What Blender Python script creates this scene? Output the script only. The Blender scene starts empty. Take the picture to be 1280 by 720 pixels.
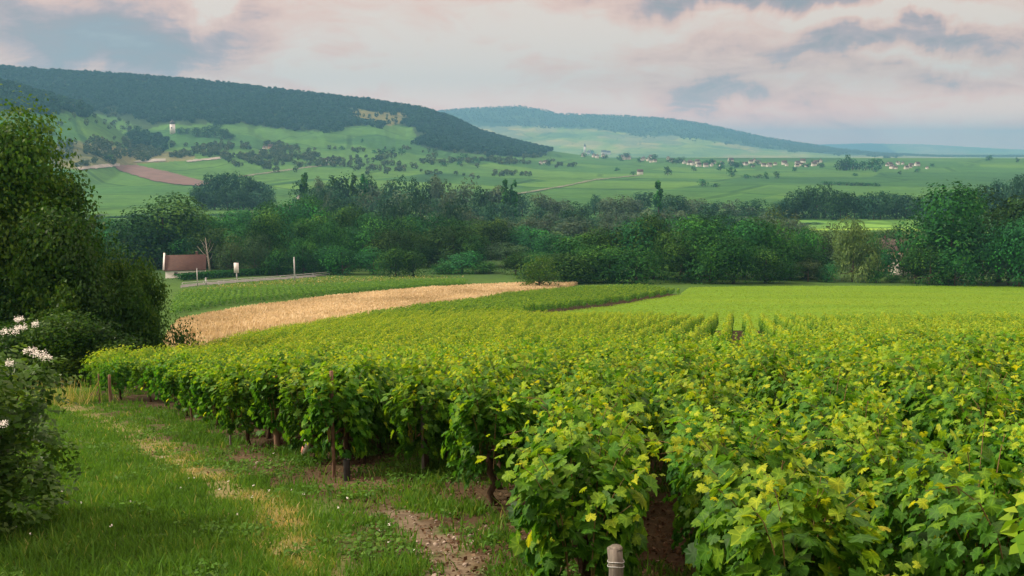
import bpy, math, random
import numpy as np
R = math.radians
random.seed(7)
rng = np.random.default_rng(11)
scene = bpy.context.scene
COL = scene.collection

# ------------------------------------------------------------------ camera, sky, sun, exposure
F = 35.0 * 1280 / 36.0                    # focal length in photo pixels
PITCH = math.atan(170 / F)                # horizon 170 px above the middle of the photo
CP, SP = math.cos(PITCH), math.sin(PITCH)
cam_data = bpy.data.cameras.new('camera')
cam_data.lens = 35; cam_data.sensor_width = 36
cam_data.clip_start = 0.05; cam_data.clip_end = 60000
cam = bpy.data.objects.new('camera', cam_data); COL.objects.link(cam)
cam.location = (0, 0, 0); cam.rotation_euler = (R(90) - PITCH, 0, 0)
scene.camera = cam
scene.view_settings.view_transform = 'Standard'
scene.view_settings.look = 'None'
scene.view_settings.gamma = 1
scene.view_settings.use_curve_mapping = False
scene.view_settings.exposure = 0.58
scene.cycles.use_denoising = True
scene.cycles.volume_bounces = 1
scene.cycles.max_bounces = 7
scene.cycles.diffuse_bounces = 3
scene.cycles.transmission_bounces = 4
scene.cycles.transparent_max_bounces = 4

SUN_AZ, SUN_EL = -84.0, 38.0              # degrees from +Y (negative: left), and above the horizon
sd = bpy.data.lights.new('sun', 'SUN'); sd.energy = 3.3; sd.angle = R(8); sd.color = (1.0, 0.87, 0.68)
sun = bpy.data.objects.new('sun', sd); COL.objects.link(sun)
sun.rotation_euler = (R(90 - SUN_EL), 0, R(180 - SUN_AZ))
sun.location = (0, 0, 900)

world = bpy.data.worlds.new('World'); scene.world = world; world.use_nodes = True
def build_world():
    nt = world.node_tree; nt.nodes.clear(); N = nt.nodes.new; L = nt.links.new
    out = N('ShaderNodeOutputWorld')
    sky = N('ShaderNodeTexSky'); sky.sky_type = 'NISHITA'; sky.sun_disc = False
    sky.sun_elevation = R(SUN_EL); sky.sun_rotation = R(SUN_AZ); sky.air_density = 1.2; sky.dust_density = 2.0
    bg = N('ShaderNodeBackground'); bg.inputs[1].default_value = 0.11; L(sky.outputs[0], bg.inputs[0])
    tc = N('ShaderNodeTexCoord')
    sep = N('ShaderNodeSeparateXYZ'); L(tc.outputs['Generated'], sep.inputs[0])
    def m(op, a, b=None, c=None, clamp=False):
        n = N('ShaderNodeMath'); n.operation = op; n.use_clamp = clamp
        for i, v in enumerate((a, b, c)):
            if v is None: continue
            if isinstance(v, (int, float)): n.inputs[i].default_value = v
            else: L(v, n.inputs[i])
        return n.outputs[0]
    zc = m('MAXIMUM', sep.outputs['Z'], 0.0)
    den = m('ADD', zc, 0.25)
    cx = m('DIVIDE', sep.outputs['X'], den); cy = m('DIVIDE', sep.outputs['Y'], den)
    cmb = N('ShaderNodeCombineXYZ'); L(cx, cmb.inputs[0]); L(cy, cmb.inputs[1])
    def noise(scale, detail, rough, dist, off, vec=None):
        mp = N('ShaderNodeMapping'); mp.inputs['Location'].default_value = off
        L(vec or cmb.outputs[0], mp.inputs[0])
        n = N('ShaderNodeTexNoise'); n.inputs['Scale'].default_value = scale; n.inputs['Detail'].default_value = detail
        n.inputs['Roughness'].default_value = rough; n.inputs['Distortion'].default_value = dist
        L(mp.outputs[0], n.inputs['Vector']); return n
    n1 = noise(1.9, 10, 0.60, 0.6, (3.1, 1.7, 0))
    n2 = noise(0.75, 5, 0.5, 0.2, (7.3, 4.1, 0))
    n3 = noise(4.6, 9, 0.60, 0.8, (1.3, 9.1, 0))
    # wobble the sight direction before the cloud banks are placed, so that their edges are ragged
    wob = noise(9.0, 5, 0.6, 0.4, (0, 0, 0), tc.outputs['Generated'])
    wv = N('ShaderNodeVectorMath'); wv.operation = 'SUBTRACT'; L(wob.outputs['Color'], wv.inputs[0]); wv.inputs[1].default_value = (.5, .5, .5)
    ws = N('ShaderNodeVectorMath'); ws.operation = 'SCALE'; L(wv.outputs[0], ws.inputs[0]); ws.inputs['Scale'].default_value = 0.10
    wd = N('ShaderNodeVectorMath'); wd.operation = 'ADD'; L(tc.outputs['Generated'], wd.inputs[0]); L(ws.outputs[0], wd.inputs[1])
    ws2 = N('ShaderNodeSeparateXYZ'); L(wd.outputs[0], ws2.inputs[0])
    val = m('ADD', m('MULTIPLY', n1.outputs['Fac'], 0.75), m('MULTIPLY', n2.outputs['Fac'], 0.45))
    val = m('ADD', val, m('MULTIPLY', n3.outputs['Fac'], 0.65))
    val = m('MULTIPLY', m('SUBTRACT', val, 0.77), 1.5); val = m('ADD', val, 0.58)
    def dirof(px, py):
        d = (px - 640) / F, CP - (py - 360) / F * -SP * -1, 0
        v = np.array([(px - 640) / F, CP + (-(py - 360) / F) * SP, -SP + (-(py - 360) / F) * CP]); return v / np.linalg.norm(v)
    #        px, py, half width, half height, strength (positive is brighter cloud)
    banks = [(185, 42, 75, 34, -.30), (40, 30, 100, 42, -.22), (300, 15, 26, 34, -.16), (264, 12, 22, 22, .42), (440, 90, 110, 14, .20),
             (575, 82, 36, 26, .16), (650, 40, 190, 34, .10), (895, 122, 60, 16, -.26), (930, -4, 150, 16, -.42), (1140, 45, 150, 15, -.26), (1000, 62, 160, 10, -.12),
             (1075, 18, 75, 11, .30), (1130, 80, 60, 8, .16), (1215, 140, 75, 18, .18), (1215, 95, 90, 12, -.14), (760, 85, 160, 18, -.08), (700, 140, 90, 10, .08), (1235, 12, 60, 12, .10)]
    for px, py, hw, hh, st in banks:
        c = dirof(px, py)
        ax = m('MULTIPLY', m('SUBTRACT', ws2.outputs['X'], float(c[0])), F / hw)
        az = m('MULTIPLY', m('SUBTRACT', ws2.outputs['Z'], float(c[2])), F / hh)
        q = m('ADD', m('MULTIPLY', ax, ax), m('MULTIPLY', az, az))
        g = m('POWER', 2.718, m('MULTIPLY', q, -0.8))
        g = m('MULTIPLY', g, m('GREATER_THAN', ws2.outputs['Y'], 0.0))
        val = m('MULTIPLY_ADD', g, st * 1.7, val)
    cr = N('ShaderNodeValToRGB'); L(val, cr.inputs[0]); e = cr.color_ramp.elements
    e[0].position = 0.0; e[0].color = (.30, .31, .37, 1)
    e[1].position = 1.0; e[1].color = (1.0, .88, .78, 1)
    for p, c in ((.25, (.42, .39, .42, 1)), (.45, (.60, .48, .50, 1)), (.60, (.88, .615, .54, 1)), (.76, (1.0, .72, .61, 1))):
        x = e.new(p); x.color = c
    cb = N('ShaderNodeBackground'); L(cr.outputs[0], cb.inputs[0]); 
    # an overcast sky is brightest overhead
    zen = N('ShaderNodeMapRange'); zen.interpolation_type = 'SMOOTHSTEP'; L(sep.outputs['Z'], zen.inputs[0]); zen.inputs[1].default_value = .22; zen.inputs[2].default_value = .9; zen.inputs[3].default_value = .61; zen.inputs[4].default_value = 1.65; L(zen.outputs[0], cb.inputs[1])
    cov = m('SUBTRACT', 1.0, m('MULTIPLY', m('SUBTRACT', 0.30, val, clamp=True), 0.55), clamp=True)
    cov = m('MULTIPLY', cov, 0.97)
    # warm light low over the horizon
    lowr = N('ShaderNodeMapRange'); lowr.interpolation_type = 'SMOOTHSTEP'; L(sep.outputs['Z'], lowr.inputs[0]); lowr.inputs[1].default_value = .0; lowr.inputs[2].default_value = .075
    glow = N('ShaderNodeMix'); glow.data_type = 'RGBA'; L(lowr.outputs[0], glow.inputs[0]); glow.inputs[6].default_value = (2.9, 1.62, 1.12, 1); glow.inputs[7].default_value = (1.0, .93, .88, 1)
    wc = N('ShaderNodeMix'); wc.data_type = 'RGBA'; wc.blend_type = 'MULTIPLY'; wc.inputs[0].default_value = 1; L(cr.outputs[0], wc.inputs[6]); L(glow.outputs[2], wc.inputs[7]); L(wc.outputs[2], cb.inputs[0])
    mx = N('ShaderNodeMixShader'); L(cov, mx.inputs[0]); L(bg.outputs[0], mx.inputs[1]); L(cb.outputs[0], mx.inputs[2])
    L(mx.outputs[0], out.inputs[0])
build_world()

# ------------------------------------------------------------------ numbers
def sstep(a, b, x):
    t = np.clip((x - a) / (b - a), 0, 1); return t * t * (3 - 2 * t)
def hash2(i, j, s):
    h = (i.astype(np.int64) * 374761393 + j.astype(np.int64) * 668265263 + s * 1442695041) & 0x7fffffff
    h = ((h ^ (h >> 13)) * 1274126177) & 0x7fffffff
    return ((h ^ (h >> 16)) & 0xffffff) / float(0xffffff)
def vnoise(x, y, s=0):
    i = np.floor(x); j = np.floor(y); u = x - i; v = y - j
    u = u * u * (3 - 2 * u); v = v * v * (3 - 2 * v)
    return (hash2(i, j, s) * (1 - u) + hash2(i + 1, j, s) * u) * (1 - v) + (hash2(i, j + 1, s) * (1 - u) + hash2(i + 1, j + 1, s) * u) * v
def fbm(x, y, s=0, o=4):
    t = 0; a = .5
    for k in range(o): t = t + a * vnoise(x * 2 ** k, y * 2 ** k, s + k); a *= .5
    return t
def ray(px, py):
    px = np.asarray(px, float); py = np.asarray(py, float)
    a = (px - 640) / F; b = -(py - 360) / F
    return np.stack([a, CP + b * SP, -SP + b * CP], -1)
def project(x, y, z):
    cz = y * CP - z * SP; cy = y * SP + z * CP
    cz = np.where(cz < .01, .01, cz)
    return 640 + F * x / cz, 360 - F * cy / cz
def azel(pts):
    v = ray([p[0] for p in pts], [p[1] for p in pts]); h = np.hypot(v[:, 0], v[:, 1])
    return np.arctan2(v[:, 0], v[:, 1]), v[:, 2] / h
# depth below the camera against distance
_pd = np.array([0, 5, 10, 20, 30, 40, 65, 100, 150, 220, 300, 400, 600, 1000, 1500, 2200, 3000, 4500, 8000, 30000.])
_pg = np.array([2.15, 2.80, 3.48, 5.22, 6.88, 8.45, 12.05, 16.85, 22.7, 29.7, 34, 37.5, 41, 44, 43, 38, 32, 29, 30, 40.])
_ld = np.linspace(0, math.log(30001), 1500); _lg = np.interp(np.exp(_ld) - 1, _pd, _pg)
_k = np.ones(61) / 61; _lg = np.convolve(np.pad(_lg, 30, mode='edge'), _k, 'valid')
def profile(d): return np.interp(np.log1p(np.maximum(d, 0)), _ld, _lg)
R1 = azel([(-200, 70), (0, 86), (60, 90), (150, 95), (250, 103), (330, 112), (400, 120), (470, 128), (530, 138), (565, 149), (600, 166), (640, 177), (680, 187), (720, 193), (760, 197)])
R2 = azel([(430, 165), (500, 146), (560, 138), (600, 135), (650, 133), (680, 138), (700, 143), (760, 144), (830, 148), (880, 155), (920, 164), (960, 173), (1000, 179), (1050, 187), (1100, 192), (1180, 196)])
R3 = azel([(900, 178), (1000, 181), (1080, 179), (1150, 180), (1220, 184), (1280, 187), (1400, 190)])
RS = azel([(-200, 84), (0, 104), (40, 117), (80, 127), (120, 137), (150, 147), (180, 163), (215, 185)])
def height(x, y, micro=True):
    x = np.asarray(x, float); y = np.asarray(y, float)
    r = np.hypot(x, y); az = np.arctan2(x, y)
    w = sstep(120, 380, r)
    d = np.where(y < 0, 0, y) * (1 - w) + r * w
    z = -profile(d)
    z = np.where(y < 0, z - y * .06, z)
    z = z + (.03 * np.clip(x, -60, 5) + .009 * np.clip(x - 5, 0, 60)) * (1 - sstep(110, 250, r))
    if micro:
        nf = sstep(60, 4, r)
        z = z + .05 * (fbm(x * 1.6, y * 1.6, 5) - .5) * (1 - sstep(20, 60, r)) + .5 * (fbm(x * .05, y * .05, 9) - .5) * sstep(6, 60, r) * (1 - sstep(800, 1500, r))
    az_ok = np.abs(az) < 1.2
    def hill(z, ridge, r0, r1, p, amp, fall):
        e = np.interp(az, ridge[0], ridge[1])
        top = e * r1
        t = np.clip((r - r0) / (r1 - r0), 0, 1)
        n = (fbm(az * 38, r / 420, 21) - .5) * amp
        zz = z + np.maximum(top - z, 0) * t ** p * (1 + n * t * (1 - t) * 4)
        return np.where(r > r1, np.maximum(zz - (r - r1) * fall, -30), zz)
    z = hill(z, R1, 950, 2650, 2.0, .35, .02)
    # nearer shoulder at the left of the long hill
    e = np.interp(az, RS[0], RS[1]); pk = e * 1780
    t = np.where(r < 1780, np.clip((r - 1050) / 730, 0, 1) ** 1.3, np.clip((2150 - r) / 370, 0, 1))
    t = t * t * (3 - 2 * t) * .35 + t * .65
    sh = (-44 + (pk + 44) * t) - 60 * sstep(RS[0][-1] - .09, RS[0][-1] + .02, az)
    z = np.where((az < RS[0][-1] + .02) & (t > 0), np.maximum(z, sh), z)
    far = r > 3300
    z = np.where(far, hill(z, R2, 4600, 7200, 1.7, .45, .03), z)
    z = np.where(r > 9400, hill(z, R3, 9600, 13600, 1.5, .3, .01), z)
    return z
_rs = np.exp(np.linspace(math.log(2), math.log(9000), 2400))
def hit(px, py, up=0.0, rs=None):
    """where the line of sight through a photo pixel meets the ground (or a surface so far above it)"""
    px = np.atleast_1d(np.asarray(px, float)); py = np.atleast_1d(np.asarray(py, float))
    v = ray(px, py); h = np.hypot(v[:, 0], v[:, 1]); v = v / h[:, None]
    if rs is None: rs = _rs
    P = v[:, None, :] * rs[None, :, None]
    below = P[..., 2] < height(P[..., 0], P[..., 1], False) + up
    k = np.where(below.any(1), below.argmax(1), len(rs) - 1)
    k0 = np.maximum(k - 1, 0); i = np.arange(len(px))
    a = P[i, k0, 2] - height(P[i, k0, 0], P[i, k0, 1], False) - up; b = P[i, k, 2] - height(P[i, k, 0], P[i, k, 1], False) - up
    t = np.where(a - b > 1e-9, a / (a - b + 1e-12), 1); t = np.clip(t, 0, 1)
    q = P[i, k0] * (1 - t)[:, None] + P[i, k] * t[:, None]
    return q[:, 0], q[:, 1]
def dense(poly, n=14):
    o = []
    for (a, b), (c, d) in zip(poly, poly[1:] + poly[:1]):
        for k in range(n): o.append((a + (c - a) * k / n, b + (d - b) * k / n))
    return o
def inpoly(x, y, poly):
    x = np.asarray(x, float); y = np.asarray(y, float); ins = np.zeros(x.shape, bool); n = len(poly)
    for i in range(n):
        x0, y0 = poly[i]; x1, y1 = poly[(i + 1) % n]
        if y0 == y1: continue
        c = ((y0 > y) != (y1 > y)) & (x < (x1 - x0) * (y - y0) / (y1 - y0) + x0)
        ins ^= c
    return ins
def ground_poly(poly, up=0.0):
    d = dense(poly); x, y = hit([p[0] for p in d], [p[1] for p in d], up)
    return list(zip(x.tolist(), y.tolist()))
def segdist(x, y, line):
    best = np.full(np.shape(x), 1e9)
    for (ax, ay), (bx, by) in zip(line, line[1:]):
        dx, dy = bx - ax, by - ay; t = np.clip(((x - ax) * dx + (y - ay) * dy) / (dx * dx + dy * dy + 1e-9), 0, 1)
        best = np.minimum(best, np.hypot(x - ax - t * dx, y - ay - t * dy))
    return best

# ------------------------------------------------------------------ meshes
def new_mesh(name, V, faces, mats=(), tint=None, smooth=False, fmat=None, color=None):
    """faces: (n,3) or (n,4) array, or a list of such arrays"""
    me = bpy.data.meshes.new(name)
    V = np.ascontiguousarray(V, np.float32)
    if isinstance(faces, np.ndarray): faces = [faces]
    faces = [np.ascontiguousarray(f, np.int32) for f in faces if len(f)]
    loops = np.concatenate([f.ravel() for f in faces]); sizes = np.concatenate([np.full(len(f), f.shape[1], np.int32) for f in faces])
    starts = np.concatenate([[0], np.cumsum(sizes)[:-1]]).astype(np.int32)
    me.vertices.add(len(V)); me.vertices.foreach_set('co', V.ravel())
    me.loops.add(len(loops)); me.loops.foreach_set('vertex_index', loops)
    me.polygons.add(len(sizes)); me.polygons.foreach_set('loop_start', starts); me.polygons.foreach_set('loop_total', sizes)
    if smooth: me.polygons.foreach_set('use_smooth', np.ones(len(sizes), bool))
    if fmat is not None: me.polygons.foreach_set('material_index', np.ascontiguousarray(fmat, np.int32))
    if tint is not None:
        a = me.attributes.new('tint', 'FLOAT', 'POINT'); a.data.foreach_set('value', np.ascontiguousarray(tint, np.float32))
    if color is not None:
        a = me.attributes.new('zone', 'FLOAT_COLOR', 'POINT'); c = np.ones((len(V), 4), np.float32); c[:, :3] = color; a.data.foreach_set('color', c.ravel())
    me.update(calc_edges=True); me.validate()
    for mt in (mats if isinstance(mats, (list, tuple)) else [mats]): me.materials.append(mt)
    return me
def obj(name, me, parent=None):
    o = bpy.data.objects.new(name, me); COL.objects.link(o)
    if parent: o.parent = parent
    return o
def tag(o, label=None, cat=None, group=None, kind=None):
    if label: o['label'] = label
    if cat: o['category'] = cat
    if group: o['group'] = group
    if kind: o['kind'] = kind
    return o
def thing(name, label, cat, loc, rz=0, group=None, scale=None):
    o = bpy.data.objects.new(name, None); COL.objects.link(o); o.empty_display_size = .2
    o.location = loc; o.rotation_euler = (0, 0, rz)
    if scale is not None: o.scale = scale if hasattr(scale, '__len__') else (scale,) * 3
    return tag(o, label, cat, group)
def copy_thing(root, loc, rz, scale, label=None, cat=None, group=None):
    r = root.copy(); COL.objects.link(r); r.location = loc; r.rotation_euler = (0, 0, rz)
    r.scale = scale if hasattr(scale, '__len__') else (scale,) * 3
    for k, v in (('label', label), ('category', cat), ('group', group)):
        if v: r[k] = v
        elif k in r and k == 'group' and label: del r[k]
    for ch in list(root.children):
        c = ch.copy(); COL.objects.link(c); c.parent = r
        for g in ch.children:
            d = g.copy(); COL.objects.link(d); d.parent = c
    return r
class MB:
    """collects boxes and tubes into one mesh"""
    def __init__(s): s.V = []; s.T = []; s.Q = []; s.n = 0
    def add(s, V, quads=None, tris=None):
        V = np.asarray(V, float); s.V.append(V)
        if quads is not None and len(quads): s.Q.append(np.asarray(quads) + s.n)
        if tris is not None and len(tris): s.T.append(np.asarray(tris) + s.n)
        s.n += len(V); return s
    def box(s, c, d, rz=0):
        x, y, z = [v / 2 for v in d]; P = np.array([(i * x, j * y, k * z) for k in (-1, 1) for j in (-1, 1) for i in (-1, 1)])
        ca, sa = math.cos(rz), math.sin(rz); P = np.stack([P[:, 0] * ca - P[:, 1] * sa, P[:, 0] * sa + P[:, 1] * ca, P[:, 2]], 1) + np.array(c)
        return s.add(P, [(0, 2, 3, 1), (4, 5, 7, 6), (0, 1, 5, 4), (2, 6, 7, 3), (0, 4, 6, 2), (1, 3, 7, 5)])
    def tube(s, path, rad, seg=7, cap=True):
        path = np.asarray(path, float); n = len(path); rad = np.broadcast_to(np.asarray(rad, float), (n,))
        t = np.gradient(path, axis=0); t /= np.linalg.norm(t, axis=1)[:, None] + 1e-9
        ref = np.array([0, 0, 1.]) if abs(t[0, 2]) < .8 else np.array([1., 0, 0])
        V = []
        for i in range(n):
            a = np.cross(t[i], ref); a /= np.linalg.norm(a); b = np.cross(t[i], a)
            for k in range(seg):
                g = 2 * math.pi * k / seg; V.append(path[i] + rad[i] * (math.cos(g) * a + math.sin(g) * b))
        Q = [(i * seg + k, i * seg + (k + 1) % seg, (i + 1) * seg + (k + 1) % seg, (i + 1) * seg + k) for i in range(n - 1) for k in range(seg)]
        T = []
        if cap:
            V.append(path[0]); V.append(path[-1]); c0, c1 = n * seg, n * seg + 1
            T = [(c0, (k + 1) % seg, k) for k in range(seg)] + [(c1, (n - 1) * seg + k, (n - 1) * seg + (k + 1) % seg) for k in range(seg)]
        return s.add(V, Q, T)
    def mesh(s, name, mat, smooth=False, tint=None):
        fs = []
        if s.Q: fs.append(np.concatenate(s.Q))
        if s.T: fs.append(np.concatenate(s.T))
        V = np.concatenate(s.V)
        return new_mesh(name, V, fs, [mat], smooth=smooth, tint=tint)

RHOMB = (np.array([(0, -.5, 0), (.34, .02, .1), (0, .5, -.05), (-.34, .02, .1)]), np.array([(0, 1, 2, 3)]))
LONG = (np.array([(0, -.5, 0), (.2, -.08, .06), (0, .5, -.08), (-.2, -.08, .06)]), np.array([(0, 1, 2, 3)]))
def vine_leaf(fold, droop, twist, wave):
    half = [(.07, -.34, .2), (.20, -.50, .5), (.42, -.42, 1), (.50, -.20, .3), (.58, -.02, 1), (.42, .03, 0), (.50, .18, .3), (.49, .36, 1), (.30, .27, 0), (.24, .35, .2), (.14, .47, .5)]
    o = [(0, -.27, 1)] + half + [(0, .62, 1)] + [(-a, b, v) for a, b, v in reversed(half)]
    P = [(0, -.02, 0)] + [(a, b, fold * abs(a) - droop * (a * a + (b - .05) ** 2) + twist * a * b + wave * math.sin(k * 2.1)) for k, (a, b, v) in enumerate(o)]
    n = len(o); return np.array(P), np.array([(0, 1 + k, 1 + (k + 1) % n) for k in range(n)]), np.array([1.0] + [v for a, b, v in o])
VINES = [vine_leaf(.13, .34, 0, .02), vine_leaf(.42, .25, .25, .03), vine_leaf(-.10, .55, -.3, .04), vine_leaf(.25, .75, .15, .02)]
VINE = VINES[0]
def unit(v): return v / (np.linalg.norm(v, axis=-1, keepdims=True) + 1e-9)
def scatter(P, Nrm, size, tmpl, tip=None, r=rng):
    """one template leaf at each point, facing Nrm, its tip towards tip"""
    n = len(P); Nrm = unit(Nrm)
    if tip is None: tip = r.normal(size=(n, 3))
    b = unit(tip - (tip * Nrm).sum(1, keepdims=True) * Nrm); t = np.cross(b, Nrm)
    V, Fc = tmpl[:2]; size = np.broadcast_to(size, (n,))
    W = P[:, None, :] + size[:, None, None] * (V[None, :, 0:1] * t[:, None, :] + V[None, :, 1:2] * b[:, None, :] + V[None, :, 2:3] * Nrm[:, None, :])
    Q = Fc[None] + (np.arange(n) * len(V))[:, None, None]
    return W.reshape(-1, 3), Q.reshape(-1, Fc.shape[1])
def rep(a, tmpl): return np.repeat(a, len(tmpl[0]))

# ------------------------------------------------------------------ materials
def mat(name, build, rough=.8, spec=.2):
    m = bpy.data.materials.new(name); m.use_nodes = True; nt = m.node_tree; nt.nodes.clear()
    out = nt.nodes.new('ShaderNodeOutputMaterial'); p = nt.nodes.new('ShaderNodeBsdfPrincipled'); nt.links.new(p.outputs[0], out.inputs[0])
    p.inputs['Roughness'].default_value = rough; p.inputs['Specular IOR Level'].default_value = spec
    build(nt, p, out); return m
def ramp(nt, fac, stops, interp='LINEAR'):
    r = nt.nodes.new('ShaderNodeValToRGB'); r.color_ramp.interpolation = interp
    if fac is not None: nt.links.new(fac, r.inputs[0])
    e = r.color_ramp.elements; e[0].position, e[0].color = stops[0][0], (*stops[0][1], 1); e[1].position, e[1].color = stops[-1][0], (*stops[-1][1], 1)
    for p, c in stops[1:-1]: x = e.new(p); x.color = (*c, 1)
    return r.outputs[0]
def nz(nt, scale, detail=4, rough=.6, vec=None, sc=None, dist=0):
    if vec is None: vec = nt.nodes.new('ShaderNodeTexCoord').outputs['Object']
    if sc is not None:
        mp = nt.nodes.new('ShaderNodeMapping'); mp.inputs['Scale'].default_value = sc; nt.links.new(vec, mp.inputs[0]); vec = mp.outputs[0]
    n = nt.nodes.new('ShaderNodeTexNoise'); n.inputs['Scale'].default_value = scale; n.inputs['Detail'].default_value = detail; n.inputs['Roughness'].default_value = rough
    n.inputs['Distortion'].default_value = dist
    nt.links.new(vec, n.inputs['Vector']); return n.outputs['Fac']
def mixc(nt, a, b, f, mode='MIX'):
    n = nt.nodes.new('ShaderNodeMix'); n.data_type = 'RGBA'; n.blend_type = mode
    for s, v in ((n.inputs[0], f), (n.inputs[6], a), (n.inputs[7], b)):
        if isinstance(v, (int, float)): s.default_value = v
        elif isinstance(v, tuple): s.default_value = (*v, 1)
        else: nt.links.new(v, s)
    return n.outputs[2]
def bump(nt, p, h, strength, dist):
    b = nt.nodes.new('ShaderNodeBump'); b.inputs['Strength'].default_value = strength; b.inputs['Distance'].default_value = dist
    nt.links.new(h, b.inputs['Height']); nt.links.new(b.outputs[0], p.inputs['Normal'])
def leaf_mat(name, stops, trans=.35, rough=.5, spec=.25, vary=.5, tmul=(1.5, 1.35, .6), vein=False):
    def b(nt, p, out):
        at = nt.nodes.new('ShaderNodeAttribute'); at.attribute_name = 'tint'
        oi = nt.nodes.new('ShaderNodeObjectInfo')
        c = ramp(nt, at.outputs['Fac'], stops)
        hs = nt.nodes.new('ShaderNodeHueSaturation'); nt.links.new(c, hs.inputs['Color'])
        def lin(a, bb):
            n = nt.nodes.new('ShaderNodeMapRange'); nt.links.new(oi.outputs['Random'], n.inputs[0]); n.inputs[3].default_value = a; n.inputs[4].default_value = bb; return n.outputs[0]
        nt.links.new(lin(.5 - .03 * vary, .5 + .035 * vary), hs.inputs['Hue']); nt.links.new(lin(1 - .35 * vary, 1 + .4 * vary), hs.inputs['Value']); hs.inputs['Saturation'].default_value = 1
        c = hs.outputs[0]
        if vein:
            va = nt.nodes.new('ShaderNodeAttribute'); va.attribute_name = 'vein'
            c = mixc(nt, c, ramp(nt, va.outputs['Fac'], [(.80, (.94, .94, .94)), (1.0, (1.7, 1.45, 1.5))]), 1.0, 'MULTIPLY')
            c = mixc(nt, c, ramp(nt, nz(nt, 26, 4, .7), [(.3, (.72, .74, .8)), (.7, (1.25, 1.2, 1.1))]), .8, 'MULTIPLY')
        nt.links.new(c, p.inputs['Base Color'])
        tr = nt.nodes.new('ShaderNodeBsdfTranslucent'); nt.links.new(mixc(nt, c, tmul, 1.0, 'MULTIPLY'), tr.inputs[0])
        mx = nt.nodes.new('ShaderNodeMixShader'); mx.inputs[0].default_value = trans
        nt.links.new(p.outputs[0], mx.inputs[1]); nt.links.new(tr.outputs[0], mx.inputs[2]); nt.links.new(mx.outputs[0], out.inputs[0])
    return mat(name, b, rough, spec)
def plain(name, c1, c2, scale=6, rough=.8, spec=.2, bm=0, sc=None):
    def b(nt, p, out):
        n = nz(nt, scale, 5, .65, sc=sc); nt.links.new(ramp(nt, n, [(.3, c1), (.7, c2)]), p.inputs['Base Color'])
        if bm: bump(nt, p, n, .6, bm)
    return mat(name, b, rough, spec)
M = {}
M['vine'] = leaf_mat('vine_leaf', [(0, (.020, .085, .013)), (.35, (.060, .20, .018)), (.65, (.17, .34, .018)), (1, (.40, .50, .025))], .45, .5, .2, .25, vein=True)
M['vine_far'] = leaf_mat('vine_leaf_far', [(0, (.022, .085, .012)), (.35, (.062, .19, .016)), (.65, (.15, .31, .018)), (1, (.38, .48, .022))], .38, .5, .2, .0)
M['tree'] = leaf_mat('tree_leaf', [(0, (.006, .036, .011)), (.5, (.021, .105, .021)), (1, (.08, .23, .032))], .2, .7, .05, 1.0)
M['tree_near'] = leaf_mat('near_tree_leaf', [(0, (.009, .040, .009)), (.5, (.034, .108, .014)), (1, (.12, .22, .024))], .38, .5, .15, .2)
M['tree_grey'] = leaf_mat('grey_tree_leaf', [(0, (.018, .048, .022)), (.5, (.042, .095, .038)), (1, (.10, .17, .06))], .2, .7, .05, .9)
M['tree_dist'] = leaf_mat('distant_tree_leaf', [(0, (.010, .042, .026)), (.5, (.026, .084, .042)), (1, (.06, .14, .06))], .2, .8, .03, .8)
M['tree_dist_hazegrey'] = leaf_mat('distant_hazegrey_leaf', [(0, (.03, .065, .045)), (.5, (.065, .115, .07)), (1, (.11, .17, .09))], .2, .8, .03, .6)  # grey green leaves lightened and blued: extra distance haze put into the colour
M['willow'] = leaf_mat('willow_leaf', [(0, (.04, .09, .03)), (.5, (.10, .19, .055)), (1, (.21, .31, .09))], .3, .6, .15, .1)
M['forest'] = leaf_mat('forest_leaf', [(0, (.009, .038, .026)), (.5, (.019, .066, .040)), (1, (.038, .095, .048))], .15, .8, .03, 0)
M['scrub'] = leaf_mat('scrub_leaf', [(0, (.02, .055, .02)), (.5, (.05, .09, .03)), (1, (.11, .13, .06))], .15, .7, .1, 0)
M['elder'] = leaf_mat('elder_leaf', [(0, (.025, .075, .016)), (.5, (.065, .165, .026)), (1, (.15, .27, .04))], .35, .45, .3, .1)
M['grass'] = leaf_mat('grass_blade', [(0, (.030, .075, .014)), (.4, (.085, .22, .026)), (.7, (.18, .26, .05)), (1, (.45, .39, .20))], .35, .55, .12, 0)
M['clover'] = leaf_mat('clover_leaf', [(0, (.085, .20, .014)), (.5, (.17, .30, .022)), (1, (.24, .35, .03))], .35, .6, .15, 0)
M['wheat'] = leaf_mat('wheat_stalk', [(0, (.38, .31, .17)), (.5, (.58, .49, .30)), (1, (.77, .68, .47))], .3, .6, .2, 0, (1.1, 1.0, .8))
M['litter'] = leaf_mat('dead_leaf', [(0, (.05, .025, .012)), (.6, (.115, .075, .042)), (1, (.22, .165, .11))], .1, .8, .1, 0)
M['bark'] = plain('bark', (.045, .032, .022), (.13, .10, .075), 9, .9, .1, .02, (1, 1, .25))
M['vine_bark'] = plain('vine_bark', (.035, .022, .015), (.10, .066, .042), 30, .9, .1, .01, (1, 1, .2))
M['cane'] = plain('cane', (.10, .09, .03), (.19, .12, .05), 20, .7, .2)
M['grey_wood'] = plain('grey_wood', (.09, .08, .07), (.27, .245, .215), 34, .9, .1, .008, (1, 1, .12))
M['brown_wood'] = plain('brown_wood', (.10, .06, .04), (.25, .16, .11), 25, .9, .1, .006, (1, 1, .12))
M['dead_bark'] = plain('dead_bark', (.26, .24, .20), (.42, .39, .34), 4, .9, .1)
M['white'] = plain('white_paint', (.70, .69, .66), (.82, .80, .77), 2, .6, .3)
M['render'] = plain('wall_render', (.56, .53, .48), (.70, .67, .62), .6, .9, .1)
M['render_pink'] = plain('pink_render', (.50, .30, .22), (.62, .40, .30), .6, .9, .1)
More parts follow.
